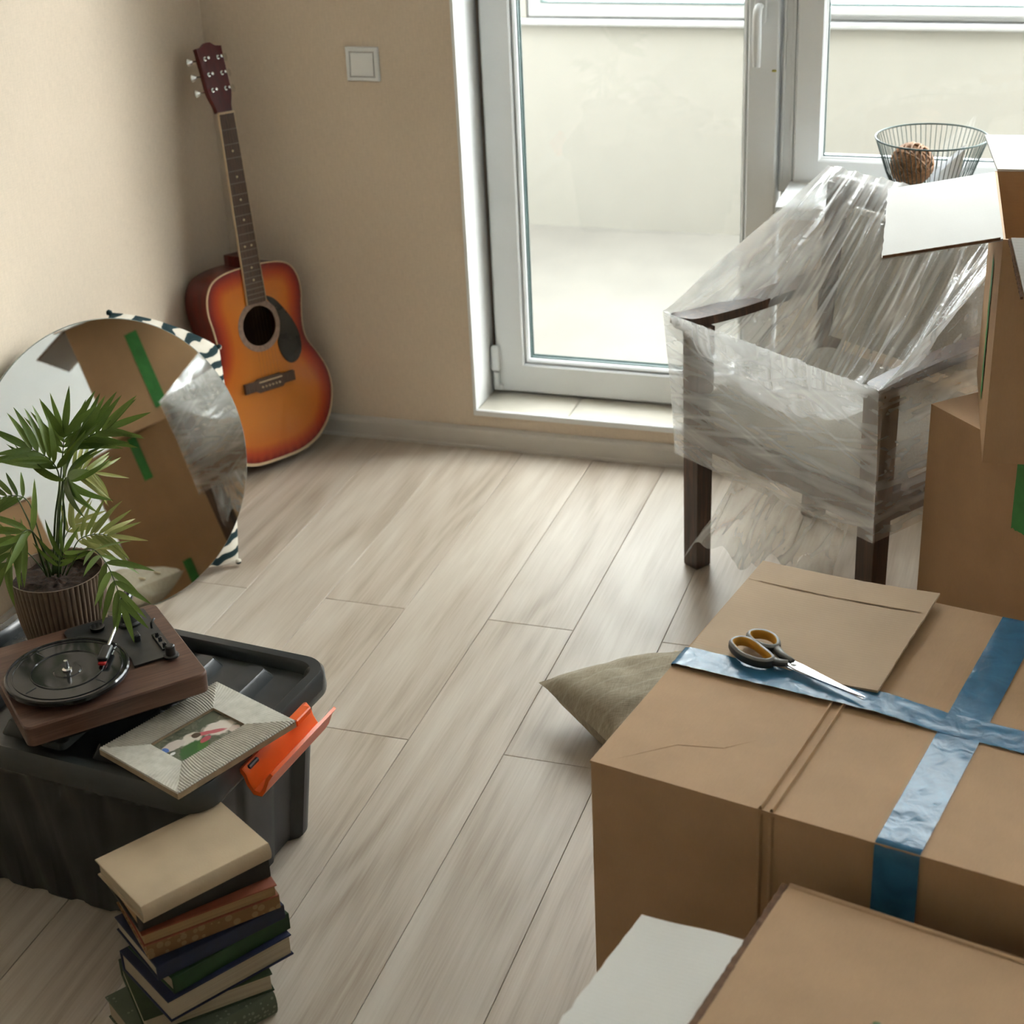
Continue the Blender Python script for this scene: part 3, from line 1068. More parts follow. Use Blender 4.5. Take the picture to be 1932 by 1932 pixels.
wf = wavy_slab((-.008, -.115, FH - .008), (0, -.34, 0), (-.142, 0, -.016), -.004, .0020, 41, 22, 14).build('flap', M['card_white'], fbx)
wf['label'] = 'white lined flap'

# --- lower box of the stack
lb = thing('lower_stacked_box', 'brown cardboard box with green tape carrying the open box beside the armchair', 'box', TR(1.856, -.782, 0, -46.5))
LW, LD, LH = .52, .42, .55
wl = MB().add(box(0, LW, 0, TH, 0, LH)).build('front_wall', M['card'], lb)
MB().add(box(0, LW, LD - TH, LD, 0, LH)).build('back_wall', M['card'], lb)
MB().add(box(0, TH, TH, LD - TH, 0, LH)).build('side_wall', M['card_y'], lb)
MB().add(box(LW - TH, LW, TH, LD - TH, 0, LH)).build('side_wall', M['card_y'], lb)
MB().add(box(TH, LW - TH, TH, LD - TH, 0, .004)).build('base', M['card'], lb)
wavy_slab((0, -.0005, LH - .003), (LW, 0, 0), (0, LD / 2, 0), .003, .0005, 51, 16, 8).build('flap', M['card'], lb)
wavy_slab((0, LD + .0005, LH - .003), (LW, 0, 0), (0, -LD / 2 + .002, 0), -.003, .0005, 53, 16, 8).build('flap', M['card'], lb)
tape([(.262, -.0012, LH - .002), (.262, -.0012, LH - .150)], .044, [(0, -1, 0)], 'tape', M['tape_green'], lb, .0006, 61, 24)
tape([(.252, -.0012, .008), (.252, -.0012, .11)], .044, [(0, -1, 0)], 'tape', M['tape_green'], lb, .0006, 63, 20)

# --- open box on top
ob = thing('open_cardboard_box', 'open cardboard box with pale flaps spread wide on top of the stack', 'box', TR(1.963, -1.026, .5525, 5.2))
OW, OD, OH = .50, .415, .392
MB().add(box(0, OW, 0, TH, 0, OH)).build('front_wall', M['card'], ob)
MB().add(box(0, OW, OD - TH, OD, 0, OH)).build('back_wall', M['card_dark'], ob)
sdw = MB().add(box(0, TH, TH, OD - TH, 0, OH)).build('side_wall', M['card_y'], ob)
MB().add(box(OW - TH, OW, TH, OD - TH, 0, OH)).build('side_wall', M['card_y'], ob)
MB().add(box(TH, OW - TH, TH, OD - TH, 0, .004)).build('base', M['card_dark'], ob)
wavy_slab((.0005, OD - .004, OH), (0, -OD + .008, 0), (-.188, -.006, -.034), .004, .0012, 71, 18, 12, lift=None).build('flap', M['card_grey'], ob)['label'] = 'pale left flap'
wavy_slab((.004, OD - .001, OH), (OW - .01, 0, 0), (-.02, .165, .022), .004, .0008, 73, 18, 10).build('flap', M['card_grey'], ob)
wavy_slab((.012, .001, OH), (OW - .02, 0, 0), (.02, -.125, -.052), -.004, .0016, 77, 26, 10).build('flap', M['card_grey'], ob)
wavy_slab((OW - .0005, .004, OH), (0, OD - .008, 0), (.17, 0, -.05), -.004, .0009, 79, 16, 10).build('flap', M['card_grey'], ob)
torn_edge((-.004, .0025, OH + .0005), (-.186, -.0045, OH - .033), .0014, .0022, 12, ob)
torn_edge((.010, .002, OH - .001), (.028, -.124, OH - .054), .0022, .0022, 15, ob)
tape([(-.0012, .19, .30), (-.0012, .19, .045)], .042, [(-1, 0, 0)], 'tape', M['tape_green'], ob, .0006, 81, 30)

# ------------------------------------------------------------------ SCISSORS on the taped box
sc_o = Vector((1.743, -1.613))
sd_ = Vector((1.851 - 1.743, -1.673 + 1.613))
yaw = math.degrees(math.atan2(sd_.y, sd_.x))
sc = thing('scissors', 'scissors with grey and yellow handles lying across the blue tape', 'scissors', TR(sc_o.x, sc_o.y, BH + .0185, yaw))
bl1 = [(-.012, -.006), (.01, -.0085), (.05, -.0075), (.10, -.0035), (.126, .0005), (.126, .0012), (.08, .0035), (.01, .0085), (-.012, .008)]
MB().add(prism(bl1, .0008, .0024)).build('blade', M['steel'], sc)
MB().add(prism([(x, -y - .0018) for x, y in bl1][::-1], -.0012, .0006)).build('blade', M['steel'], sc)
MB().add(lathe([(.0046, .0024), (.0046, .0034), (.003, .0042)], 16)).build('pivot_screw', M['chrome'], sc, True, angle=40)
M['sc_grey'] = simple('grey_grip', (.20, .195, .18), .45, var=.1)
M['sc_yel'] = simple('yellow_grip', (.50, .25, .02), .5, var=.1)
def loop_handle(pts, shank, nm):
    o_ = spline(pts, 8)
    if area2(o_) < 0:
        o_ = o_[::-1]
    n_ = len(o_)
    c = Vector((sum(p[0] for p in o_) / n_, sum(p[1] for p in o_) / n_))
    def ring(d, z):
        out = []
        for i, p in enumerate(o_):
            a = Vector(o_[i - 1]); b = Vector(o_[(i + 1) % n_])
            tg = (b - a).normalized()
            nn = Vector((tg.y, -tg.x))
            out.append((p[0] + nn.x * d, p[1] + nn.y * d, z))
        return out
    h = MB().add(loft([ring(0, .009), ring(.0035, .0095), ring(.0062, .006), ring(.0066, -.001), ring(.0048, -.0055), ring(0, -.006)], False, False)).build('handle', M['black'], sc, True)
    MB().add(loft([ring(.0004, .0092), ring(.0036, .0098), ring(.006, .0066)], False, False)).build('handle_face', M['sc_grey'], h, True)
    MB().add(loft([ring(.0004, .0094), ring(-.0014, .008), ring(-.0018, .001), ring(-.0008, -.005), ring(.0003, -.006)], False, False)).build('grip_insert', M['sc_yel'], h, True)
    k = [Vector(p) for p in shank]
    MB().add(tube([(p.x, p.y, .0015) for p in k], lambda s: .0078 - .0022 * s, 10, True, .75)).build('shank', M['black'], h, True)
    MB().add(tube([(p.x, p.y, .0048) for p in k], lambda s: .0058 - .0022 * s, 10, True, .6)).build('shank_face', M['sc_grey'], h, True)
Minv = sc.matrix_world.inverted()
def toL(p):
    q = Minv @ Vector((p[0], p[1], BH + .0185))
    return (q.x, q.y)
L1 = [toL(p) for p in ((1.647, -1.583), (1.650, -1.571), (1.660, -1.567), (1.675, -1.573), (1.692, -1.590), (1.706, -1.604), (1.709, -1.613), (1.700, -1.618), (1.684, -1.616), (1.664, -1.605))]
L2 = [toL(p) for p in ((1.672, -1.562), (1.667, -1.551), (1.672, -1.543), (1.686, -1.541), (1.700, -1.548), (1.708, -1.561), (1.709, -1.573), (1.699, -1.577), (1.684, -1.572))]
loop_handle(L1, [(toL((1.708, -1.612))), toL((1.722, -1.613)), (-.008, -.0035)], 'a')
loop_handle(L2, [(toL((1.709, -1.574))), toL((1.722, -1.592)), (-.006, .004)], 'b')

# ------------------------------------------------------------------ STORAGE TOTE
M['tote'] = simple('charcoal_plastic', (.024, .026, .027), .42, var=.12, vscale=20, bump=.08, bscale=300)
M['tote_lid'] = simple('charcoal_lid_plastic', (.034, .038, .040), .26, var=.10, vscale=16, bump=.05, bscale=240)
M['orange'] = simple('orange_plastic', (.80, .115, .012), .38, var=.05, vscale=20)
LZ = .325
tt = thing('storage_tote', 'dark grey plastic storage tote with orange handles carrying the record player', 'storage box', TR(.638, -1.727, 0, -5.5))
LHX, LHY = .315, .204
def tote_ring(hx, hy, z, ribs=0.0, n=200):
    out = []
    per = 4 * (hx + hy)
    base_ = rrect(hx, hy, .035, z, 8)
    # resample evenly
    P = base_ + [base_[0]]
    L = [0]
    for a, b in zip(P, P[1:]):
        L.append(L[-1] + math.dist(a, b))
    k = 0
    for i in range(n):
        s = L[-1] * i / n
        while L[k + 1] < s:
            k += 1
        q = (s - L[k]) / max(1e-9, L[k + 1] - L[k])
        x, y = P[k][0] + (P[k + 1][0] - P[k][0]) * q, P[k][1] + (P[k + 1][1] - P[k][1]) * q
        d = 0
        if abs(x) > hx - .02 and abs(y) < hy - .045:       # recessed end panel between the corner pillars
            e = (hy - .045 - abs(y)) / .012
            d = .016 * min(1, e)
            x -= math.copysign(d * ribs, x)
            if abs(y) < .05:
                x += math.copysign(.007 * ribs * min(1, (.05 - abs(y)) / .008), x)
        elif abs(y) > hy - .02 and abs(x) < hx - .05:      # flutes on the long side
            ph = (x + z * .22) / .078
            fr = ph - math.floor(ph)
            y -= math.copysign(.006 * ribs * max(0, min(1, (abs(fr - .5) - .28) / .08)), y)
        out.append((x, y, z))
    return out
rings_ = [tote_ring(.255, .160, 0.0, 1), tote_ring(.262, .164, .006, 1), tote_ring(.272, .171, .10, 1), tote_ring(.283, .178, .20, 1), tote_ring(.289, .182, .255, 1), tote_ring(.292, .185, .268, .0), tote_ring(.300, .190, .272, 0), tote_ring(.300, .190, .30, 0)]
MB().add(loft(rings_, True, False)).build('body', M['tote'], tt, True, angle=32)
lidr = [rrect(.304, .193, .045, .300, 8), rrect(LHX - .001, LHY - .001, .05, .284, 8), rrect(LHX, LHY, .05, .290, 8), rrect(LHX - .001, LHY - .001, .05, .318, 8), rrect(LHX - .006, LHY - .006, .046, LZ, 8), rrect(LHX - .022, LHY - .022, .036, LZ, 8), rrect(LHX - .028, LHY - .028, .030, LZ - .006, 8), rrect(LHX - .031, LHY - .031, .028, LZ - .020, 8)]
lid = MB().add(loft(lidr, False, True)).build('lid', M['tote_lid'], tt, True, angle=40)
for cx, cy, hy in ((-.18, -.09, .06), (-.08, -.06, .09), (.0, 0, .155), (.10, 0, .155), (.20, 0, .155)):
    rr = [rrect(.026, hy, .012, LZ - .0205, 4, cx, cy), rrect(.018, hy - .01, .010, LZ - .004, 4, cx, cy), rrect(.015, hy - .013, .008, LZ - .0002, 4, cx, cy)]
    MB().add(loft(rr, False, True)).build('ridge', M['tote_lid'], lid, True, angle=35)
# orange clip handles, flipped open
def clip(sg):
    pr = [(.300, .304), (.319, .308), (.326, .300), (.330, .285), (.337, .273), (.347, .271), (.354, .281), (.362, .301), (.371, .312), (.375, .309), (.366, .296), (.358, .276), (.350, .264), (.335, .264), (.325, .279), (.321, .294), (.316, .300), (.300, .297)]
    ys = (-.098, -.094, .094, .098)
    rg = []
    for i, y in enumerate(ys):
        k = .0015 if i in (0, 3) else 0
        rg.append([(sg * (x - k), y, z - k) for x, z in pr])
    o = MB().add(loft(rg)).build('handle', M['orange'], tt, True, angle=40)
    MB().add(box(min(sg * .316, sg * .3345), max(sg * .316, sg * .3345), .040, .085, .298, .3105, .002)).build('hinge_block', M['orange'], o)
    MB().add(box(min(sg * .312, sg * .326), max(sg * .312, sg * .326), -.088, -.06, .284, .306, .002)).build('hinge_block', M['tote'], o)
clip(1)
clip(-1)

# ------------------------------------------------------------------ RECORD PLAYER
t = NT('walnut_veneer')
g1 = t.noise(t.coord((3, 40, 40)), 2.2, 5, .6, .6)
g2 = t.noise(t.coord((14, 300, 300)), 1, 3)
t.set(t.ramp(t.math('ADD', t.math('MULTIPLY', g1, .7), t.math('MULTIPLY', g2, .3)), [(.32, (.055, .026, .017)), (.52, (.105, .052, .034)), (.70, (.16, .085, .056))]), .42, 0, .45)
t.bump(g2, .08, .0005)
M['walnut'] = t.m
tz = LZ + .001
rp = thing('record_player', 'record player with walnut plinth and black platter standing on the tote lid', 'record player', TR(.6545, -1.7675, tz, 47.8))
PZ0, PZ1 = .040, .076
pl = [rrect(.141, .128, .010, PZ0, 6, -.004), rrect(.1445, .1315, .013, PZ0 + .002, 6, -.004), rrect(.1455, .1325, .014, PZ1 - .003, 6, -.004), rrect(.1435, .1305, .012, PZ1, 6, -.004)]
MB().add(loft(pl)).build('plinth', M['walnut'], rp, True, angle=35)
MB().add(loft([rrect(.118, .105, .012, .022, 5, -.004), rrect(.125, .112, .014, .040, 5, -.004)])).build('under_tray', M['black'], rp)
for sx in (-1, 1):
    for sy in (-1, 1):
        MB().add(lathe([(.011, 0), (.013, .002), (.015, .012), (.017, .022)], 18, (-.004 + sx * .085, sy * .072))).build('foot', M['black'], rp, True, angle=40)
pc = (-.052, -.026)
MB().add(lathe([(.050, PZ1 - .001), (.050, PZ1 + .008), (.093, PZ1 + .008), (.096, PZ1 + .010), (.0965, PZ1 + .016), (.0945, PZ1 + .0185), (.0925, PZ1 + .0185), (.0915, PZ1 + .0165), (.086, PZ1 + .0165), (.0855, PZ1 + .0178), (.084, PZ1 + .0178), (.0835, PZ1 + .0168), (.0575, PZ1 + .0168), (.057, PZ1 + .0182), (.0555, PZ1 + .0182), (.0545, PZ1 + .0165), (.046, PZ1 + .016), (.030, PZ1 + .0145), (.022, PZ1 + .0145), (.020, PZ1 + .0158), (.010, PZ1 + .0158)], 96, pc)).build('platter', M['black_gloss'], rp, True, angle=30)
sp = MB().add(lathe([(.0075, PZ1 + .0155), (.0075, PZ1 + .0185), (.0042, PZ1 + .020), (.0036, PZ1 + .030), (.003, PZ1 + .0335), (.001, PZ1 + .0345)], 18, pc)).build('spindle', M['chrome'], rp, True, angle=40)
for a in (20, 110, 205, 300):
    d = Vector((math.cos(R(a)), math.sin(R(a)), 0))
    n_ = Vector((-d.y, d.x, 0)) * .0008
    p0 = Vector((pc[0], pc[1], PZ1 + .0169)) + d * .062
    p1 = p0 + d * .019
    MB().add(([tuple(p0 - n_), tuple(p1 - n_), tuple(p1 + n_), tuple(p0 + n_), tuple(p0 - n_ + Vector((0, 0, .0006))), tuple(p1 - n_ + Vector((0, 0, .0006))), tuple(p1 + n_ + Vector((0, 0, .0006))), tuple(p0 + n_ + Vector((0, 0, .0006)))], [(0, 1, 5, 4), (1, 2, 6, 5), (2, 3, 7, 6), (3, 0, 4, 7), (4, 5, 6, 7)])).build('platter_mark', M['black'], rp)
# deck plate around the tonearm
dp = [(.046, -.054), (.110, -.054), (.117, -.048), (.117, .116), (.111, .122), (-.012, .122), (-.020, .114), (-.020, .074), (.0, .062), (.022, .047), (.038, .026), (.047, .0), (.049, -.028)]
MB().add(prism(dp, PZ1 - .001, PZ1 + .004)).build('deck_plate', M['black'], rp)
# arm base, arm, head shell
ab = MB()
ab.add(lathe([(.020, PZ1 + .004), (.020, PZ1 + .008), (.016, PZ1 + .011), (.013, PZ1 + .024), (.011, PZ1 + .026)], 24, (.083, .083)))
abo = ab.build('tonearm_base', M['black'], rp, True, angle=40)
MB().add(box(.070, .096, .072, .096, PZ1 + .020, PZ1 + .034, .003)).build('gimbal', M['black_gloss'], abo)
MB().add(lathe([(.010, PZ1 + .004), (.012, PZ1 + .006), (.012, PZ1 + .010)], 20, (.030, .092))).build('adapter_ring', M['black_gloss'], rp, True, angle=40)
A0 = Vector((.092, .116, PZ1 + .032)); A1 = Vector((.020, -.010, PZ1 + .026))
arm = MB().add(tube([tuple(A0), tuple(A0.lerp(A1, .5)), tuple(A1)], .0030, 12)).build('tonearm', M['chrome'], rp, True, angle=40)
dA = (A1 - A0).normalized()
MB().add(tube([tuple(A0 - dA * .016), tuple(A0 + dA * .006)], .0095, 16)).build('counterweight', M['black_gloss'], arm, True, angle=40)
MB().add(tube([tuple(A0 + dA * .022), tuple(A0 + dA * .034)], .0050, 12)).build('arm_collar', M['black'], arm, True, angle=40)
hsM = Matrix.Translation(A1) @ Matrix.Rotation(math.atan2(dA.y, dA.x), 4, 'Z')
h = MB().add(box(-.002, .040, -.008, .008, -.004, .004, .002)).tr(hsM).build('headshell', M['black'], arm)
M['red'] = simple('red_stylus', (.42, .012, .012), .4)
MB().add(box(.028, .044, -.007, .005, -.0085, -.003, .0015)).tr(hsM).build('stylus', M['red'], arm)
MB().add(box(.070, .080, .012, .030, PZ1 + .004, PZ1 + .018, .002)).build('arm_rest', M['black'], rp)
MB().add(lathe([(.0125, PZ1 + .004), (.0125, PZ1 + .007), (.0085, PZ1 + .008), (.0078, PZ1 + .023), (.006, PZ1 + .0245)], 20, (.106, -.058))).build('knob', M['black'], rp, True, angle=40)
swp = MB().add(box(.099, .113, -.036, .020, PZ1 + .004, PZ1 + .008, .001)).build('switch_plate', M['black_gloss'], rp)
for y in (-.026, -.004, .012):
    MB().add(box(.103, .109, y - .002, y + .002, PZ1 + .008, PZ1 + .0125, .0008)).build('lever', M['black'], swp)
MB().add(tube([(.108, .046, PZ1 + .004), (.108, .047, PZ1 + .012), (.116, .052, PZ1 + .017)], .0022, 8)).build('cue_lever', M['black'], rp, True)

# ------------------------------------------------------------------ PICTURE FRAME
pf = thing('picture_frame', 'pale ridged wooden picture frame lying at the corner of the tote lid', 'picture frame', TR(.862, -1.83, LZ + .0015, -22.2))
FX, FY, FT = .0945, .1175, .013
IX, IY = .0385, .0625
t = NT('whitewashed_wood')
g = t.noise(t.coord((20, 20, 20)), 3, 4)
t.set(t.ramp(g, [(.3, (.50, .475, .40)), (.7, (.64, .61, .53))]), .6, 0, .35)
M['frame_wood'] = t.m
def fheight(x, y):
    ax, ay = abs(x), abs(y)
    # ridges fan out from the opening to the outer edge
    if ay / FY > ax / FX * 1.0 and False:
        pass
    kx = (ax - IX) / (FX - IX)
    ky = (ay - IY) / (FY - IY)
    if kx >= ky:      # long rails: ridges run outwards, curving towards the corners
        s = y * (1 - .30 * max(0, kx)) + math.copysign(.020 * max(0, kx) ** 2, y) * (abs(y) / FY)
        h = .0019 * (.5 + .5 * math.sin(s * 2 * math.pi / .0042)) ** .8
    else:             # short rails: fine shallow ridges
        s = x * (1 - .35 * max(0, ky))
        h = .0006 * (.5 + .5 * math.sin(s * 2 * math.pi / .0042))
    return h
mb = MB()
NX, NY = 150, 300
ids = {}
for j in range(NY + 1):
    for i in range(NX + 1):
        x = -FX + 2 * FX * i / NX; y = -FY + 2 * FY * j / NY
        if abs(x) < IX - 1e-6 and abs(y) < IY - 1e-6 and abs(x) < IX - 2 * FX / NX and abs(y) < IY - 2 * FY / NY:
            continue
        xx = math.copysign(max(abs(x), IX), x) if abs(x) < IX and abs(y) < IY and IX - abs(x) < IY - abs(y) else x
        yy = math.copysign(max(abs(y), IY), y) if abs(x) < IX and abs(y) < IY and xx == x else y
        e = min(FX - abs(x), FY - abs(y))
        ids[(i, j)] = len(mb.v)
        mb.v.append((xx, yy, FT + fheight(xx, yy) - (.0025 if e < 1e-6 else 0)))
for j in range(NY):
    for i in range(NX):
        q = [(i, j), (i + 1, j), (i + 1, j + 1), (i, j + 1)]
        if all(k in ids for k in q):
            mb.f.append(tuple(ids[k] for k in q))
mo = mb.build('moulding_face', M['frame_wood'], pf, True, angle=60)
M['frame_side'] = simple('frame_side_wood', (.36, .27, .17), .6, var=.15, vscale=40)
mb = MB()
def rq(hx, hy, z):
    return [(-hx, -hy, z), (hx, -hy, z), (hx, hy, z), (-hx, hy, z)]
mb.add(loft([rq(IX, IY, FT - .0002), rq(IX, IY, .003), rq(FX - .001, FY - .001, 0), rq(FX, FY, .001), rq(FX, FY, FT - .0025)], False, False))
mb.build('rail', M['frame_side'], pf)
t = NT('family_snapshot_print')
tc = t.n('ShaderNodeTexCoord')
sep = t.n('ShaderNodeSeparateXYZ')
t.l(tc.outputs['Object'], sep.inputs[0])
nz = t.noise(tc.outputs['Object'], 60, 3, .5, .5)
nz2 = t.noise(tc.outputs['Object'], 110, 3, .6, 1)
def ell(cx, cy, rx, ry, rot=0, soft=.35):
    mp_ = t.n('ShaderNodeMapping')
    mp_.vector_type = 'TEXTURE'
    mp_.inputs['Location'].default_value = (cx, cy, 0)
    mp_.inputs['Rotation'].default_value = (0, 0, R(rot))
    mp_.inputs['Scale'].default_value = (rx, ry, 1)
    t.l(tc.outputs['Object'], mp_.inputs['Vector'])
    s2 = t.n('ShaderNodeSeparateXYZ')
    t.l(mp_.outputs[0], s2.inputs[0])
    d = t.math('ADD', t.math('MULTIPLY', s2.outputs[0], s2.outputs[0]), t.math('MULTIPLY', s2.outputs[1], s2.outputs[1]))
    d = t.math('ADD', d, t.math('MULTIPLY', t.math('SUBTRACT', nz, .5), 1.2))
    return t.math('MULTIPLY', t.math('SUBTRACT', 1.0, d), 1 / soft, True)
c = t.ramp(nz2, [(.3, (.06, .07, .045)), (.6, (.16, .16, .11)), (.8, (.36, .33, .26))])
for (cx, cy, rx, ry, rot, colr) in ((-.022, .040, .012, .03, 20, (.10, .11, .07)), (.006, .035, .020, .030, -20, (.70, .62, .53)), (-.004, -.012, .015, .022, 10, (.66, .60, .50)),
                                    (-.012, -.040, .012, .022, 0, (.60, .52, .45)), (.018, -.030, .017, .028, 20, (.045, .12, .035)), (.022, -.010, .010, .02, 40, (.07, .17, .04)),
                                    (.004, .018, .006, .030, -32, (.50, .12, .13)), (.014, .002, .006, .013, 10, (.45, .09, .11)), (-.006, .0, .007, .008, 0, (.10, .065, .04)),
                                    (.026, .05, .008, .012, 0, (.62, .5, .42)), (-.012, -.055, .0075, .005, 0, (.10, .19, .50)), (.004, -.054, .004, .006, 0, (.8, .8, .76))):
    c = t.mix(ell(cx, cy, rx, ry, rot), c, colr)
t.set(c, .3, 0, .5)
M['snapshot'] = t.m
MB().add(([(-IX - .001, -IY - .001, .0085), (IX + .001, -IY - .001, .0085), (IX + .001, IY + .001, .0085), (-IX - .001, IY + .001, .0085)], [(0, 1, 2, 3)])).build('photograph', M['snapshot'], pf)

# ------------------------------------------------------------------ STACK OF BOOKS
def book(name, label, zb, th, A, B, depth, spine_out, cov, pages, round_spine=False, overhang=.003):
    """A, B: the two upper ends of the edge that faces the camera side; depth runs away from it"""
    A = Vector(A); B = Vector(B)
    L = (B - A).length
    yaw = math.degrees(math.atan2(B.y - A.y, B.x - A.x))
    b = thing(name, label, 'book', TR(A.x, A.y, zb, yaw), 'books stacked beside the tote')
    c = .0028
    s0 = 0 if spine_out else depth
    # covers
    MB().add(box(0, L, 0, depth, 0, c, .0008)).build('back_cover', cov, b)
    MB().add(box(0, L, 0, depth, th - c, th, .0008)).build('front_cover', cov, b)
    o = overhang
    y0, y1 = (c, depth - o) if spine_out else (o, depth - c)
    MB().add(box(o, L - o, y0, y1, c, th - c)).build('page_block', pages, b)
    if round_spine:
        pr = [(-.006 * math.sin(math.pi * k / 8) ** .8, th * k / 8) for k in range(9)]
        pr2 = [(p[0] + c, p[1]) for p in pr][::-1]
        sg = 1 if spine_out else -1
        rg = [[(x, (s0 + sg * q[0]), min(max(q[1], .0004), th - .0004)) for q in pr + pr2] for x in (0, L)]
        MB().add(loft(rg)).build('spine', cov, b, True, angle=40)
    else:
        MB().add(box(0, L, s0 if spine_out else s0 - c, s0 + c if spine_out else s0, c * .5, th - c * .5, .0006)).build('spine', cov, b)
    return b

def paper_edge(name, c):
    t = NT(name)
    f_ = t.noise(t.coord((3, 3, 900)), 1, 3)
    t.set(t.ramp(f_, [(.3, tuple(x * .72 for x in c)), (.7, c)]), .85, 0, .2)
    t.bump(f_, .3, .0006)
    return t.m
pg_w = paper_edge('cream_pages', (.46, .385, .27))
pg_t = paper_edge('tan_pages', (.40, .25, .12))
def dotted(name, c, dcol, scale, size=.30):
    t = NT(name)
    v = t.n('ShaderNodeTexVoronoi')
    v.inputs['Scale'].default_value = scale
    v.inputs['Randomness'].default_value = .55
    t.l(t.coord(), v.inputs['Vector'])
    k = t.math('LESS_THAN', v.outputs['Distance'], size)
    t.set(t.mix(k, c, dcol), .7, 0, .25)
    t.bump(t.noise(t.coord(), 260), .15, .0006)
    return t.m
M['bk_tan'] = simple('kraft_cover', (.46, .35, .225), .75, var=.08, vscale=12, bump=.15, bscale=320)
M['bk_dark'] = simple('charcoal_cover', (.024, .020, .016), .7, var=.2, vscale=30)
M['bk_red'] = simple('rust_cover', (.22, .055, .022), .7, var=.15, vscale=30)
M['bk_spot'] = dotted('spotted_cover', (.22, .12, .05), (.29, .185, .09), 75, .42)
M['bk_navy'] = simple('navy_cover', (.006, .010, .036), .6, var=.25, vscale=40)
M['bk_navy2'] = simple('deep_blue_cover', (.005, .009, .042), .6, var=.25, vscale=40)
M['bk_green'] = simple('green_cover', (.008, .040, .006), .65, var=.2, vscale=40)
M['bk_olive'] = simple('olive_cover', (.024, .042, .011), .65, var=.2, vscale=40)
M['bk_sage'] = dotted('dotted_sage_cover', (.10, .12, .08), (.20, .21, .155), 120, .30)
BOOKS = [
    (0.0295, (0.928, -2.151), (1.038, -1.976)),
    (0.033, (0.908, -2.137), (1.035, -1.976)),
    (0.023, (0.913, -2.141), (1.051, -1.99)),
    (0.026, (0.915, -2.137), (1.049, -1.984)),
    (0.026, (0.932, -2.147), (1.05, -1.976)),
    (0.03, (0.948, -2.137), (1.049, -1.964)),
    (0.0395, (0.945, -2.153), (1.055, -1.975)),
    (0.034, (0.9031, -2.1589), (1.041, -2.021)),
    (0.041, (0.9292, -2.1898), (1.041, -2.024))]

specs = [
    ('tan kraft covered book on top of the stack beside the tote', 'bk_tan', 'w', True, True, .140, .004),
    ('charcoal covered book second from the top of the stack', 'bk_dark', 't', True, False, .140, .004),
    ('thin rust red book with tan page edges high in the stack', 'bk_red', 't', False, False, .142, .003),
    ('tan book with pale spots along its spine', 'bk_spot', 't', True, False, .146, .003),
    ('navy book lying between the spotted book and the green book', 'bk_navy', 'w', True, False, .140, .003),
    ('bright green book in the middle of the stack', 'bk_green', 'w', True, False, .136, .003),
    ('thick dark blue book with cream page edges in the lower stack', 'bk_navy2', 'w', False, False, .146, .003),
    ('olive green book just above the bottom book of the stack', 'bk_olive', 'w', False, False, .146, .003),
    ('sage green dotted book at the bottom of the stack', 'bk_sage', 'w', True, True, .158, .003),
]
BOOKS = [(t_, (a_[0] + .010, a_[1] - .004), (b_[0] + .010, b_[1] - .004)) for t_, a_, b_ in BOOKS]
zz = sum(b_[0] for b_ in BOOKS)
for (th, A, B), (lab, cov, pg_, so_, rs, dep, oh) in zip(BOOKS, specs):
    book('book', lab, zz - th + .0004, th - .0006, A, B, dep, so_, M[cov], pg_w if pg_ == 'w' else pg_t, rs, oh)
    zz -= th

# ------------------------------------------------------------------ POTTED PALM
PC = Vector((.484, -1.601, .3055))
pt = thing('potted_palm', 'small green parlour palm in a ribbed brown pot behind the record player', 'plant', Matrix.Translation(PC))
t = NT('ribbed_brown_ceramic')
t.set(t.ramp(t.noise(t.coord(), 20), [(.3, (.17, .12, .085)), (.7, (.22, .16, .115))]), .5, 0, .4)
M['pot'] = t.m
NRIB = 56
def ribm(a, r, z):
    return 1 + .052 * abs(math.cos(a * NRIB / 2)) ** .7 - .045
pot = MB().add(lathe([(.044, 0.0), (.050, .002), (.058, .012), (.067, .030), (.0745, .07), (.0775, .10), (.0815, .150), (.0815, .1535)], NRIB * 6, (0, 0), True, False, ribm))
pot.add(lathe([(.0805, .1535), (.078, .1535), (.0765, .12), (.070, .05)], NRIB * 6, (0, 0), False, True))
po = pot.build('pot', M['pot'], pt, True, angle=60)
t = NT('dark_soil')
f_ = t.noise(t.coord(), 140, 4, .7)
t.set(t.ramp(f_, [(.35, (.010, .006, .004)), (.62, (.045, .022, .012)), (.75, (.11, .045, .02))]), .95)
M['soil'] = t.m
so_ = MB().add(([tuple(v) for v in []], []))
vs_, fs_ = [], []
NRg, NSg = 14, 48
vs_.append((0, 0, .136))
for i in range(1, NRg + 1):
    for k in range(NSg):
        a = 2 * math.pi * k / NSg
        r = .0768 * i / NRg
        vs_.append((r * math.cos(a), r * math.sin(a), .134 + .006 * mnoise.noise(Vector((r * math.cos(a) * 90, r * math.sin(a) * 90, 0))) + .003 * mnoise.noise(Vector((r * math.cos(a) * 240, r * math.sin(a) * 240, 3)))))
for k in range(NSg):
    fs_.append((0, 1 + k, 1 + (k + 1) % NSg))
for i in range(NRg - 1):
    for k in range(NSg):
        k2 = (k + 1) % NSg
        fs_.append((1 + i * NSg + k, 1 + (i + 1) * NSg + k, 1 + (i + 1) * NSg + k2, 1 + i * NSg + k2))
so_.add((vs_, fs_)).build('soil', M['soil'], pt, True)

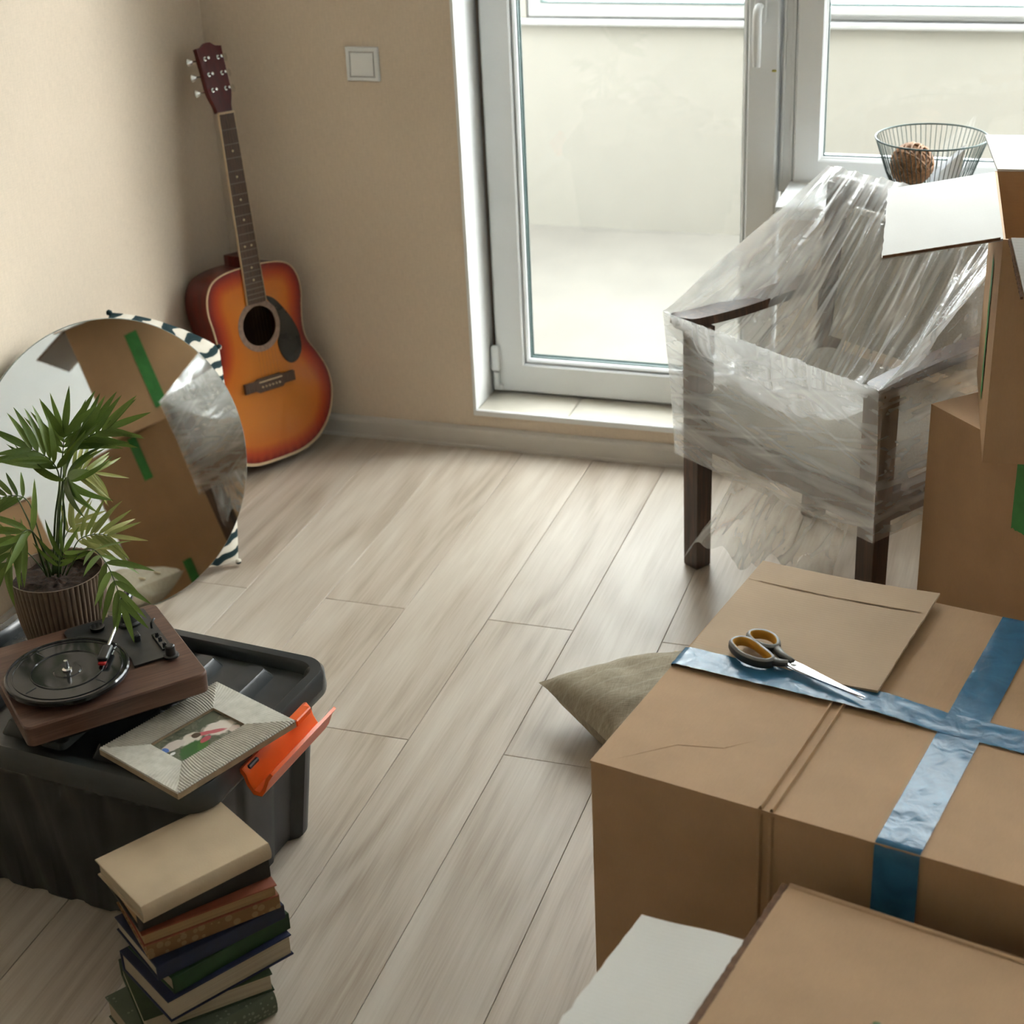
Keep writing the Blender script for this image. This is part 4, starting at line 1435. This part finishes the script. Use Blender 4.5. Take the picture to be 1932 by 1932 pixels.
def leaf_mat(name, c1, c2):
    t = NT(name)
    oi = t.n('ShaderNodeObjectInfo')
    f_ = t.noise(t.coord((4, 60, 60)), 1.5, 3)
    cc = t.ramp(t.math('ADD', t.math('MULTIPLY', f_, .5), t.math('MULTIPLY', oi.outputs['Random'], .5)), [(.25, c1), (.75, c2)])
    t.set(cc, .38, 0, .45)
    tl = t.n('ShaderNodeBsdfTranslucent')
    t.l(cc, tl.inputs['Color'])
    mx = t.n('ShaderNodeMixShader')
    mx.inputs[0].default_value = .28
    t.l(t.b.outputs[0], mx.inputs[1])
    t.l(tl.outputs[0], mx.inputs[2])
    t.l(mx.outputs[0], t.out.inputs['Surface'])
    return t.m
M['leaf'] = leaf_mat('palm_leaf_green', (.070, .125, .020), (.16, .235, .045))
M['leaf_pale'] = leaf_mat('palm_leaf_pale', (.21, .26, .06), (.42, .42, .15))
M['stem'] = simple('palm_stem', (.05, .085, .02), .5, var=.25, vscale=40)

def leaflet_mesh(bend, fold=.25):
    """blade along +X of unit length, half width .075, arched downwards"""
    v, f = [], []
    N = 10
    for i in range(N + 1):
        s = i / N
        w = .075 * (math.sin(math.pi * min(1, s * 1.0) ** .62) ** .8 if 0 < s < 1 else 0) + (.008 if s == 0 else 0)
        z = -bend * s * s
        x = s * (1 - .18 * bend * s)
        v += [(x, -w, z - fold * w * -1), (x, 0, z), (x, w, z + fold * w)]
    for i in range(N):
        a = i * 3
        f += [(a, a + 3, a + 4, a + 1), (a + 1, a + 4, a + 5, a + 2)]
    return v, f
leaf_meshes = {}
def leaf_data(k, mat):
    key = (k, mat)
    if key not in leaf_meshes:
        me = bpy.data.meshes.new('leaflet')
        v, f = leaflet_mesh((.08, .22, .42)[k])
        me.from_pydata(v, [], f)
        me.update()
        me.polygons.foreach_set('use_smooth', [True] * len(me.polygons))
        me.materials.append(M[mat])
        leaf_meshes[key] = me
    return leaf_meshes[key]
cm = cam.matrix_world
c_loc = cm.translation
toward = Vector((c_loc.x - PC.x, c_loc.y - PC.y, 0)).normalized()
side = Vector((-toward.y, toward.x, 0))
def pp(px, py, dep):
    """a point of the plant, dep metres in front of the pot axis, in pot coordinates"""
    d = cm.to_3x3() @ Vector(((px - 966) / 3060.6, -(py - 966) / 3060.6, -1))
    o = PC + toward * dep
    tt_ = (o - c_loc).dot(toward) / d.dot(toward)
    return c_loc + d * tt_ - PC
rnd = random.Random(5)
def frond(pts, start, leaves, length_, mat='leaf', width=1.0, bend=1, sgn=None, spread=52, up=.15, r0=.0022):
    """pts: (px, py, depth) of stem and rachis; leaves: pairs from fraction `start` to the tip"""
    length = length_ * 1.32
    P = spline([tuple(pp(*q)) for q in pts], 10, False)
    P = [Vector(p) for p in P]
    o = MB().add(tube([tuple(p) for p in P], lambda s: r0 * (1 - .75 * s), 6)).build('frond', M['stem'], pt, True)
    n_ = len(P)
    for i in range(leaves):
        s = start + (1 - start) * (i + .3) / leaves
        k = min(n_ - 2, int(s * (n_ - 1)))
        p = P[k].lerp(P[k + 1], s * (n_ - 1) - k)
        d = (P[k + 1] - P[k]).normalized()
        # leaflets fan in the plane of the frond, tilted to the camera side
        nrm = (toward * .75 + Vector((0, 0, 1)) * .65 + side * rnd.uniform(-.3, .3))
        nrm = (nrm - d * nrm.dot(d)).normalized()
        sv = d.cross(nrm).normalized()
        for sg in ((1, -1) if sgn is None else (sgn,)):
            a = R(spread * (1 - .45 * (s - start) / (1 - start)) + rnd.uniform(-7, 7))
            x = (d * math.cos(a) + sv * sg * math.sin(a) + nrm * rnd.uniform(-.15, .25)).normalized()
            L = length * (1 - .35 * abs((s - start) / (1 - start) - .35)) * rnd.uniform(.88, 1.1)
            z = (nrm - x * nrm.dot(x)).normalized()
            y = z.cross(x)
            q = bpy.data.objects.new('leaflet', leaf_data(bend if rnd.random() > .3 else max(0, bend - 1), mat))
            col.objects.link(q)
            q.parent = o
            W = L * width
            q.matrix_local = Matrix(((x.x * L, y.x * W, z.x * L, p.x), (x.y * L, y.y * W, z.y * L, p.y), (x.z * L, y.z * W, z.z * L, p.z), (0, 0, 0, 1)))
    # terminal leaflet
    p, d = P[-1], (P[-1] - P[-3]).normalized()
    nrm = (toward + Vector((0, 0, .6)))
    z = (nrm - d * nrm.dot(d)).normalized()
    y = z.cross(d)
    L = length * .85
    q = bpy.data.objects.new('leaflet', leaf_data(0, mat))
    col.objects.link(q)
    q.parent = o
    q.matrix_local = Matrix(((d.x * L, y.x * L * width, z.x * L, p.x), (d.y * L, y.y * L * width, z.y * L, p.y), (d.z * L, y.z * L * width, z.z * L, p.z), (0, 0, 0, 1)))
frond([(104, 1082, .0), (110, 960, -.005), (117, 870, .0), (122, 815, .005)], .72, 5, .074, 'leaf', .95, 0, None, 48)
frond([(108, 1082, .005), (114, 950, .01), (128, 862, .015), (165, 826, .02), (205, 808, .03)], .58, 7, .068, 'leaf', 1.0, 1, None, 44)
frond([(100, 1085, .01), (104, 980, .02), (112, 905, .035), (95, 868, .045), (55, 845, .05)], .60, 6, .070, 'leaf', 1.05, 1, None, 50)
frond([(112, 1082, -.01), (118, 965, -.02), (126, 905, -.03), (150, 890, -.035), (178, 892, -.04)], .62, 8, .060, 'leaf_pale', .62, 2, None, 58, r0=.0018)
frond([(114, 1082, .01), (122, 985, .02), (118, 930, .03), (122, 905, .045), (128, 900, .06)], .70, 5, .080, 'leaf', 1.2, 2, None, 60)
frond([(98, 1085, -.01), (72, 1000, -.015), (52, 945, -.02), (20, 935, -.03), (-12, 945, -.035)], .55, 6, .050, 'leaf', .9, 2, None, 55, r0=.0016)
frond([(118, 1085, .0), (135, 1045, .01), (150, 1018, .02), (178, 1008, .03), (205, 1010, .035)], .45, 8, .060, 'leaf_pale', .8, 1, None, 58, r0=.0016)
frond([(125, 1085, .01), (148, 1046, .045), (174, 1036, .095), (200, 1062, .150), (218, 1102, .190), (230, 1138, .205)], .40, 7, .062, 'leaf', 1.05, 1, None, 46, r0=.0018)
frond([(95, 1088, .0), (78, 1030, .02), (55, 1000, .03), (30, 1020, .04), (8, 1070, .045)], .42, 7, .074, 'leaf', .95, 1, None, 52, r0=.0018)
frond([(90, 1088, -.01), (60, 1050, -.01), (30, 1030, -.015), (0, 1035, -.02)], .42, 6, .05, 'leaf_pale', .85, 1, None, 50, r0=.0015)
frond([(110, 1088, .02), (112, 1060, .03), (122, 1040, .04)], .3, 4, .055, 'leaf', .9, 1, None, 62, r0=.0015)
frond([(108, 1088, .0), (120, 1020, -.01), (140, 985, -.015)], .65, 3, .05, 'leaf_pale', .9, 1, None, 50, r0=.0014)
MB().add(tube([tuple(pp(88, 1085, 0)), tuple(pp(55, 985, 0)), tuple(pp(18, 908, 0))], lambda s: .0024 * (1 - .9 * s) + .0002, 6)).build('spear_shoot', M['stem'], pt, True)

# ------------------------------------------------------------------ WRAPPED ARMCHAIR
t = NT('dark_walnut_stain')
g1 = t.noise(t.coord((60, 60, 4)), 1.5, 4, .6, .4)
t.set(t.ramp(g1, [(.3, (.022, .011, .006)), (.55, (.06, .028, .014)), (.75, (.13, .06, .03))]), .38, 0, .5)
M['chair_wood'] = t.m
t = NT('grey_beige_upholstery')
f_ = t.noise(t.coord(), 320, 3)
t.set(t.ramp(f_, [(.3, (.30, .27, .225)), (.7, (.42, .385, .33))]), .9, 0, .15)
t.bump(f_, .3, .0008)
M['upholstery'] = t.m
ac = thing('wrapped_armchair', 'dark wooden armchair wrapped in clear plastic film under the window', 'armchair', TR(1.357, -.504, 0, -34.7))
CW, CD = .497, .40
def leg(x, y, z1, lean=0.0, w0=.0205, w1=.0235):
    rg = []
    for z, w in ((0, w0 - .002), (.004, w0), (z1, w1)):
        dy = lean * z / z1
        rg.append([(x - w, y - w + dy, z), (x + w, y - w + dy, z), (x + w, y + w + dy, z), (x - w, y + w + dy, z)])
    return MB().add(loft(rg)).build('leg', M['chair_wood'], ac)
leg(0, 0, .566)
leg(CW, 0, .566)
leg(0, CD - .03, .79, .05)
leg(CW, CD - .03, .79, .05)
MB().add(box(.02, CW - .02, -.014, .012, .295, .352, .003)).build('front_rail', M['chair_wood'], ac)
MB().add(box(.02, CW - .02, CD - .03, CD - .005, .295, .352, .003)).build('back_rail', M['chair_wood'], ac)
for x in (0, CW):
    MB().add(box(x - .013, x + .013, .018, CD - .04, .290, .352, .003)).build('side_rail', M['chair_wood'], ac)
st = [rrect(CW / 2 - .022, CD / 2 - .02, .03, z, 5, CW / 2, CD / 2 - .012) for z in (.352,)] + [rrect(CW / 2 - .014, CD / 2 - .012, .03, .375, 5, CW / 2, CD / 2 - .012), rrect(CW / 2 - .014, CD / 2 - .012, .03, .415, 5, CW / 2, CD / 2 - .012), rrect(CW / 2 - .03, CD / 2 - .03, .03, .437, 5, CW / 2, CD / 2 - .012), rrect(CW / 2 - .09, CD / 2 - .09, .03, .446, 5, CW / 2, CD / 2 - .012)]
MB().add(loft(st)).build('seat', M['upholstery'], ac, True, angle=60)
def armrest(x, sg, aw=.022):
    P = [(x + sg * .046, -.030), (x + sg * .020, -.006), (x, .09), (x - sg * .004, .22), (x, CD + .01)]
    S = spline(P, 6, False)
    rg = []
    for i, (a, b) in enumerate(S):
        s = i / (len(S) - 1)
        w = .010 + aw * min(1, s * 6)
        z = .566 + .012 * s
        rg.append([(a - w, b, z), (a + w, b, z), (a + w * .9, b, z + .018), (a - w * .9, b, z + .018)])
    MB().add(loft(rg)).build('armrest', M['chair_wood'], ac, True, angle=40)
armrest(0, -1)
armrest(CW - .008, .35, .014)
bk = [rrect(CW / 2 - .03, .018, .012, z, 4, CW / 2, y) for z, y in ((.46, CD - .02), (.55, CD - .008), (.66, CD + .004), (.735, CD + .014))]
MB().add(loft(bk)).build('backrest', M['upholstery'], ac, True, angle=60)
MB().add(box(-.022, CW + .022, CD + .002, CD + .038, .745, .80, .008)).build('top_rail', M['chair_wood'], ac)

# stretch film
def film_mat(name, lo, hi, bstr=.35):
    t = NT(name)
    t.t.nodes.remove(t.b)
    at = t.n('ShaderNodeAttribute')
    at.attribute_name = 'dens'
    tr = t.n('ShaderNodeBsdfTransparent')
    tr.inputs['Color'].default_value = (.97, .97, .965, 1)
    df = t.n('ShaderNodeBsdfDiffuse')
    df.inputs['Color'].default_value = (.88, .88, .86, 1)
    tl = t.n('ShaderNodeBsdfTranslucent')
    tl.inputs['Color'].default_value = (.88, .88, .86, 1)
    gl = t.n('ShaderNodeBsdfGlossy')
    gl.inputs['Roughness'].default_value = .13
    gl.inputs['Color'].default_value = (.95, .96, .97, 1)
    v = t.coord((1, 1, 1))
    sn = t.noise(t.coord((40, 40, 160)), 1, 3, .6, 1.5)
    bp = t.n('ShaderNodeBump')
    bp.inputs['Strength'].default_value = bstr
    bp.inputs['Distance'].default_value = .003
    t.l(sn, bp.inputs['Height'])
    t.l(bp.outputs[0], gl.inputs['Normal'])
    m1 = t.n('ShaderNodeMixShader')
    m1.inputs[0].default_value = .62
    t.l(df.outputs[0], m1.inputs[1])
    t.l(tl.outputs[0], m1.inputs[2])
    m2 = t.n('ShaderNodeMixShader')
    m2.inputs[0].default_value = .42
    t.l(m1.outputs[0], m2.inputs[1])
    t.l(gl.outputs[0], m2.inputs[2])
    m3 = t.n('ShaderNodeMixShader')
    fr = t.n('ShaderNodeLayerWeight')
    fr.inputs['Blend'].default_value = .25
    fac = t.math('ADD', t.math('ADD', lo, t.math('MULTIPLY', at.outputs['Fac'], hi - lo)), t.math('MULTIPLY', fr.outputs['Facing'], .22), True)
    t.l(fac, m3.inputs[0])
    t.l(tr.outputs[0], m3.inputs[1])
    t.l(m2.outputs[0], m3.inputs[2])
    t.l(m3.outputs[0], t.out.inputs['Surface'])
    return t.m
M['film'] = film_mat('stretch_film', .22, .88)
M['film_dense'] = film_mat('stretch_film_layers', .32, .80, .10)
M['film_thin'] = film_mat('stretch_film_single', .14, .60)
NZ = mnoise.noise
def film(name, fn, nu, nv, amp, fu, fv, seed, mat='film', sharp=2.2, thr=.0, extra=None, kw=.75):
    """sheet with stretched wrinkles; fn(u, v) -> point; wrinkles run along v"""
    eps = 1e-3
    V, dens = [], []
    for j in range(nv + 1):
        for i in range(nu + 1):
            u, v = i / nu, j / nv
            p = Vector(fn(u, v))
            du = Vector(fn(min(1, u + eps), v)) - Vector(fn(max(0, u - eps), v))
            dv = Vector(fn(u, min(1, v + eps))) - Vector(fn(u, max(0, v - eps)))
            n = du.cross(dv)
            n = n.normalized() if n.length > 0 else Vector((0, 0, 1))
            wv = NZ(Vector((u * fu, v * fv, seed))) + .55 * NZ(Vector((u * fu * 2.3 + 5, v * fv * 1.6, seed + 3))) + .3 * NZ(Vector((u * fu * 4.7, v * fv * 2.4, seed + 9)))
            V.append(tuple(p + n * (amp * wv)))
            k = max(0, 1 - abs(wv) * sharp)
            st_ = max(0, NZ(Vector((u * fu * 3.1 + 11, v * fv * .8, seed + 21)))) * 1.3
            dens.append(min(1, max(0, kw * k ** 2 + .55 * st_ - thr + (extra(u, v) if extra else 0))))
    F = [(j * (nu + 1) + i, j * (nu + 1) + i + 1, (j + 1) * (nu + 1) + i + 1, (j + 1) * (nu + 1) + i) for j in range(nv) for i in range(nu)]
    mb = MB(); mb.v, mb.f = V, F
    return mb.build(name, M[mat], ac, True, {'dens': dens})
ATIP = Vector((-.068, -.040, .590)); BTIP = Vector((CW + .026, -.040, .590))
BTL = Vector((-.026, CD + .0, .822)); BTR = Vector((CW + .014, CD + .0, .822))
def top_fn(u, v):
    a = ATIP.lerp(BTIP, u); b = BTL.lerp(BTR, u)
    p = a.lerp(b, v)
    sag = (max(0, math.sin(math.pi * u)) ** .62) * (math.sin(math.pi * v ** .55) if 0 < v < 1 else 0)
    p.z -= .215 * sag
    return p
film('film_cover', top_fn, 130, 70, .0125, 19, 2.8, 3.3, 'film', 2.4, 0, lambda u, v: .38 * max(0, 1 - u / .07) + .38 * max(0, 1 - (1 - u) / .10) + .45 * max(0, 1 - (1 - v) / .07) + .22 * max(0, 1 - v / .10))
def front_fn(u, v):
    x0 = ATIP.lerp(BTIP, u)
    p = Vector((-.032 + (CW + .064) * u, -.038, .275))
    q = x0.lerp(p, v ** .9)
    if v < .25:
        q.y = x0.y + (q.y - x0.y)
    q.y += .003 * math.sin(math.pi * v)
    return q
def streaks(u, v):
    # diagonal pull lines of the wound film
    a = NZ(Vector(((u * .9 + v * .45) * 46, (v - u * .5) * 3, 1.7)))
    b = NZ(Vector(((u * .8 - v * .5) * 40, (v + u * .6) * 3, 6.1)))
    c = NZ(Vector((u * 30, v * 3, 9.4)))
    return .22 + .75 * max(0, a - .22) + .75 * max(0, b - .22) + .5 * max(0, c - .2)
def front_d(u, v):
    # wound at a slant: streaks cross diagonally
    return front_fn(v, u)
film('film_front', front_d, 130, 130, .0007, 5, 4, 8.1, 'film_dense', 3.0, .12, streaks, .10)
def side_fn(sx):
    def fn(u, v):
        f0 = ATIP if sx < 0 else BTIP
        b0 = BTL if sx < 0 else BTR
        topv = f0.lerp(b0, v) if sx < 0 else f0.lerp(Vector((CW + .016, CD + .03, .600)), v)
        x = -.030 if sx < 0 else CW + .0235
        bot = Vector((x, -.03 + (CD + .07) * v, .268))
        return topv.lerp(bot, u)
    return fn
film('film_side', side_fn(-1), 36, 40, .0016, 7, 4, 12.4, 'film_thin', 3.0)
film('film_side', side_fn(1), 50, 50, .0012, 8, 5, 15.4, 'film_dense', 3.0, 0, None, .3)
def right_top(u, v):
    a = BTIP.lerp(Vector((CW + .016, CD + .03, .600)), u)
    b = BTIP.lerp(BTR, u)
    return a.lerp(b, v)
film('film_side', right_top, 30, 24, .002, 8, 3, 18.8, 'film_thin', 2.0)
def tail_fn(u, v):
    x = .15 + .31 * u
    bx = .02 + .42 * u
    edge = .045 + .13 * (u ** .7) + .025 * math.sin(u * 11) + .012 * math.sin(u * 29)
    p = Vector((x, -.036, .285)).lerp(Vector((bx, -.06 + .03 * math.sin(u * 7), edge)), v)
    p.y += .012 * math.sin(v * 3 + u * 9)
    return p
film('film_tail', tail_fn, 70, 30, .009, 7, 1.5, 24.0, 'film', 1.6, 0, None, .40)

# ------------------------------------------------------------------ WIRE BASKET on the sill and what lies in it
M['wire'] = simple('dark_green_wire', (.030, .055, .048), .4, .3, var=.1)
BC = Vector((1.762, .012, .7012))
wbk = thing('wire_basket', 'dark wire basket standing on the window sill', 'basket', Matrix.Translation(BC))
RT, RB, HB = .121, .062, .148
MB().add(torus(RT, .0021, 72, 8, (0, 0, HB))).build('rim', M['wire'], wbk, True)
MB().add(torus(RB, .0021, 48, 8, (0, 0, .0021))).build('base_ring', M['wire'], wbk, True)
NW = 64
w0 = None
for k in range(NW):
    if w0 is None:
        w0 = MB().add(tube([(RB, 0, .002), (RB + (RT - RB) * .55, 0, HB * .48), (RT, 0, HB)], .00095, 5)).build('wire', M['wire'], wbk, True)
    else:
        o = bpy.data.objects.new('wire', w0.data)
        col.objects.link(o)
        o.parent = wbk
        o.rotation_euler.z = 2 * math.pi * k / NW
for k in range(-3, 4):
    y = k * .016
    hx = math.sqrt(max(0, RB * RB - y * y))
    MB().add(tube([(-hx, y, .002), (hx, y, .002)], .0010, 5)).build('floor_wire', M['wire'], wbk)
M['rattan'] = simple('rattan', (.27, .13, .05), .6, var=.4, vscale=60)
rb_ = thing('rattan_ball', 'brown woven rattan ball lying in the wire basket', 'ball', Matrix.Translation(BC + Vector((-.038, -.010, .088))))
rr = random.Random(3)
for k in range(36):
    ax = Vector((rr.gauss(0, 1), rr.gauss(0, 1), rr.gauss(0, 1))).normalized()
    a = ax.orthogonal().normalized(); b = ax.cross(a)
    off = rr.uniform(-.023, .023)
    r_ = math.sqrt(.046 ** 2 - off ** 2) * rr.uniform(.97, 1.03)
    pts_ = [tuple(ax * off + a * (r_ * math.cos(2 * math.pi * i / 26)) + b * (r_ * math.sin(2 * math.pi * i / 26))) for i in range(27)]
    MB().add(tube(pts_, .0021, 5, False)).build('cane', M['rattan'], rb_, True)
MB().add(lathe([(.001, -.040), (.023, -.033), (.037, -.013), (.040, 0), (.037, .013), (.023, .033), (.001, .040)], 16)).build('core', M['rattan'], rb_, True)
M['paper'] = simple('white_paper', (.80, .83, .86), .7, var=.02)
ps = thing('folded_paper', 'white sheet of paper standing folded in the wire basket', 'paper', Matrix.Translation(BC + Vector((.034, .004, .012))))
MB().add(grid(lambda u, v: (-.030 + .055 * u + .016 * v, -.01 + .012 * math.sin(u * 3) - .012 * v, .115 * v * (.5 + .5 * u)), 12, 8)).build('leaf', M['paper'], ps, True)
MB().add(grid(lambda u, v: (-.045 + .066 * u + .018 * v, .018 + .008 * math.sin(u * 2.5) - .006 * v, .118 * v * (.45 + .55 * u)), 12, 8)).build('leaf', M['paper'], ps, True)
t = NT('colourful_wrapper_print')
vn = t.n('ShaderNodeTexVoronoi')
vn.inputs['Scale'].default_value = 60
t.l(t.coord(), vn.inputs['Vector'])
hv = t.n('ShaderNodeSeparateColor')
t.l(vn.outputs['Color'], hv.inputs[0])
t.set(t.ramp(hv.outputs[0], [(0, (.78, .8, .8)), (.35, (.05, .25, .10)), (.5, (.62, .10, .14)), (.65, (.65, .50, .05)), (.8, (.02, .03, .30))], 'CONSTANT'), .4)
M['wrapper'] = t.m
cp = thing('colourful_packet', 'small packet with a colourful print under the rattan ball', 'packet', Matrix.Translation(BC + Vector((-.006, -.022, .0045))))
MB().add(loft([rrect(.030, .016, .006, z, 4) for z in (0,)] + [rrect(.033, .018, .008, .008, 4), rrect(.033, .017, .008, .022, 4), rrect(.028, .013, .006, .031, 4)])).build('pouch', M['wrapper'], cp, True, angle=60)
MB().add(box(-.040, -.0325, -.012, .012, .014, .0155)).build('seal', M['wrapper'], cp)

# small scraps
lf = thing('green_leaf_scrap', 'tiny green leaf scrap lying on the foreground box', 'leaf', TR(1.9375, -2.2375, FH + .0065, 30))
mb = MB().add(leaflet_mesh(.1)).tr(Matrix.Scale(.011, 4))
mb.v = [(a, b * 4, c) for a, b, c in mb.v]
mb.build('blade', M['leaf'], lf, True)
MB().add(tube([(-.003, 0, .0003), (.001, 0, .0003)], .0004, 5)).build('stalk', M['stem'], lf)
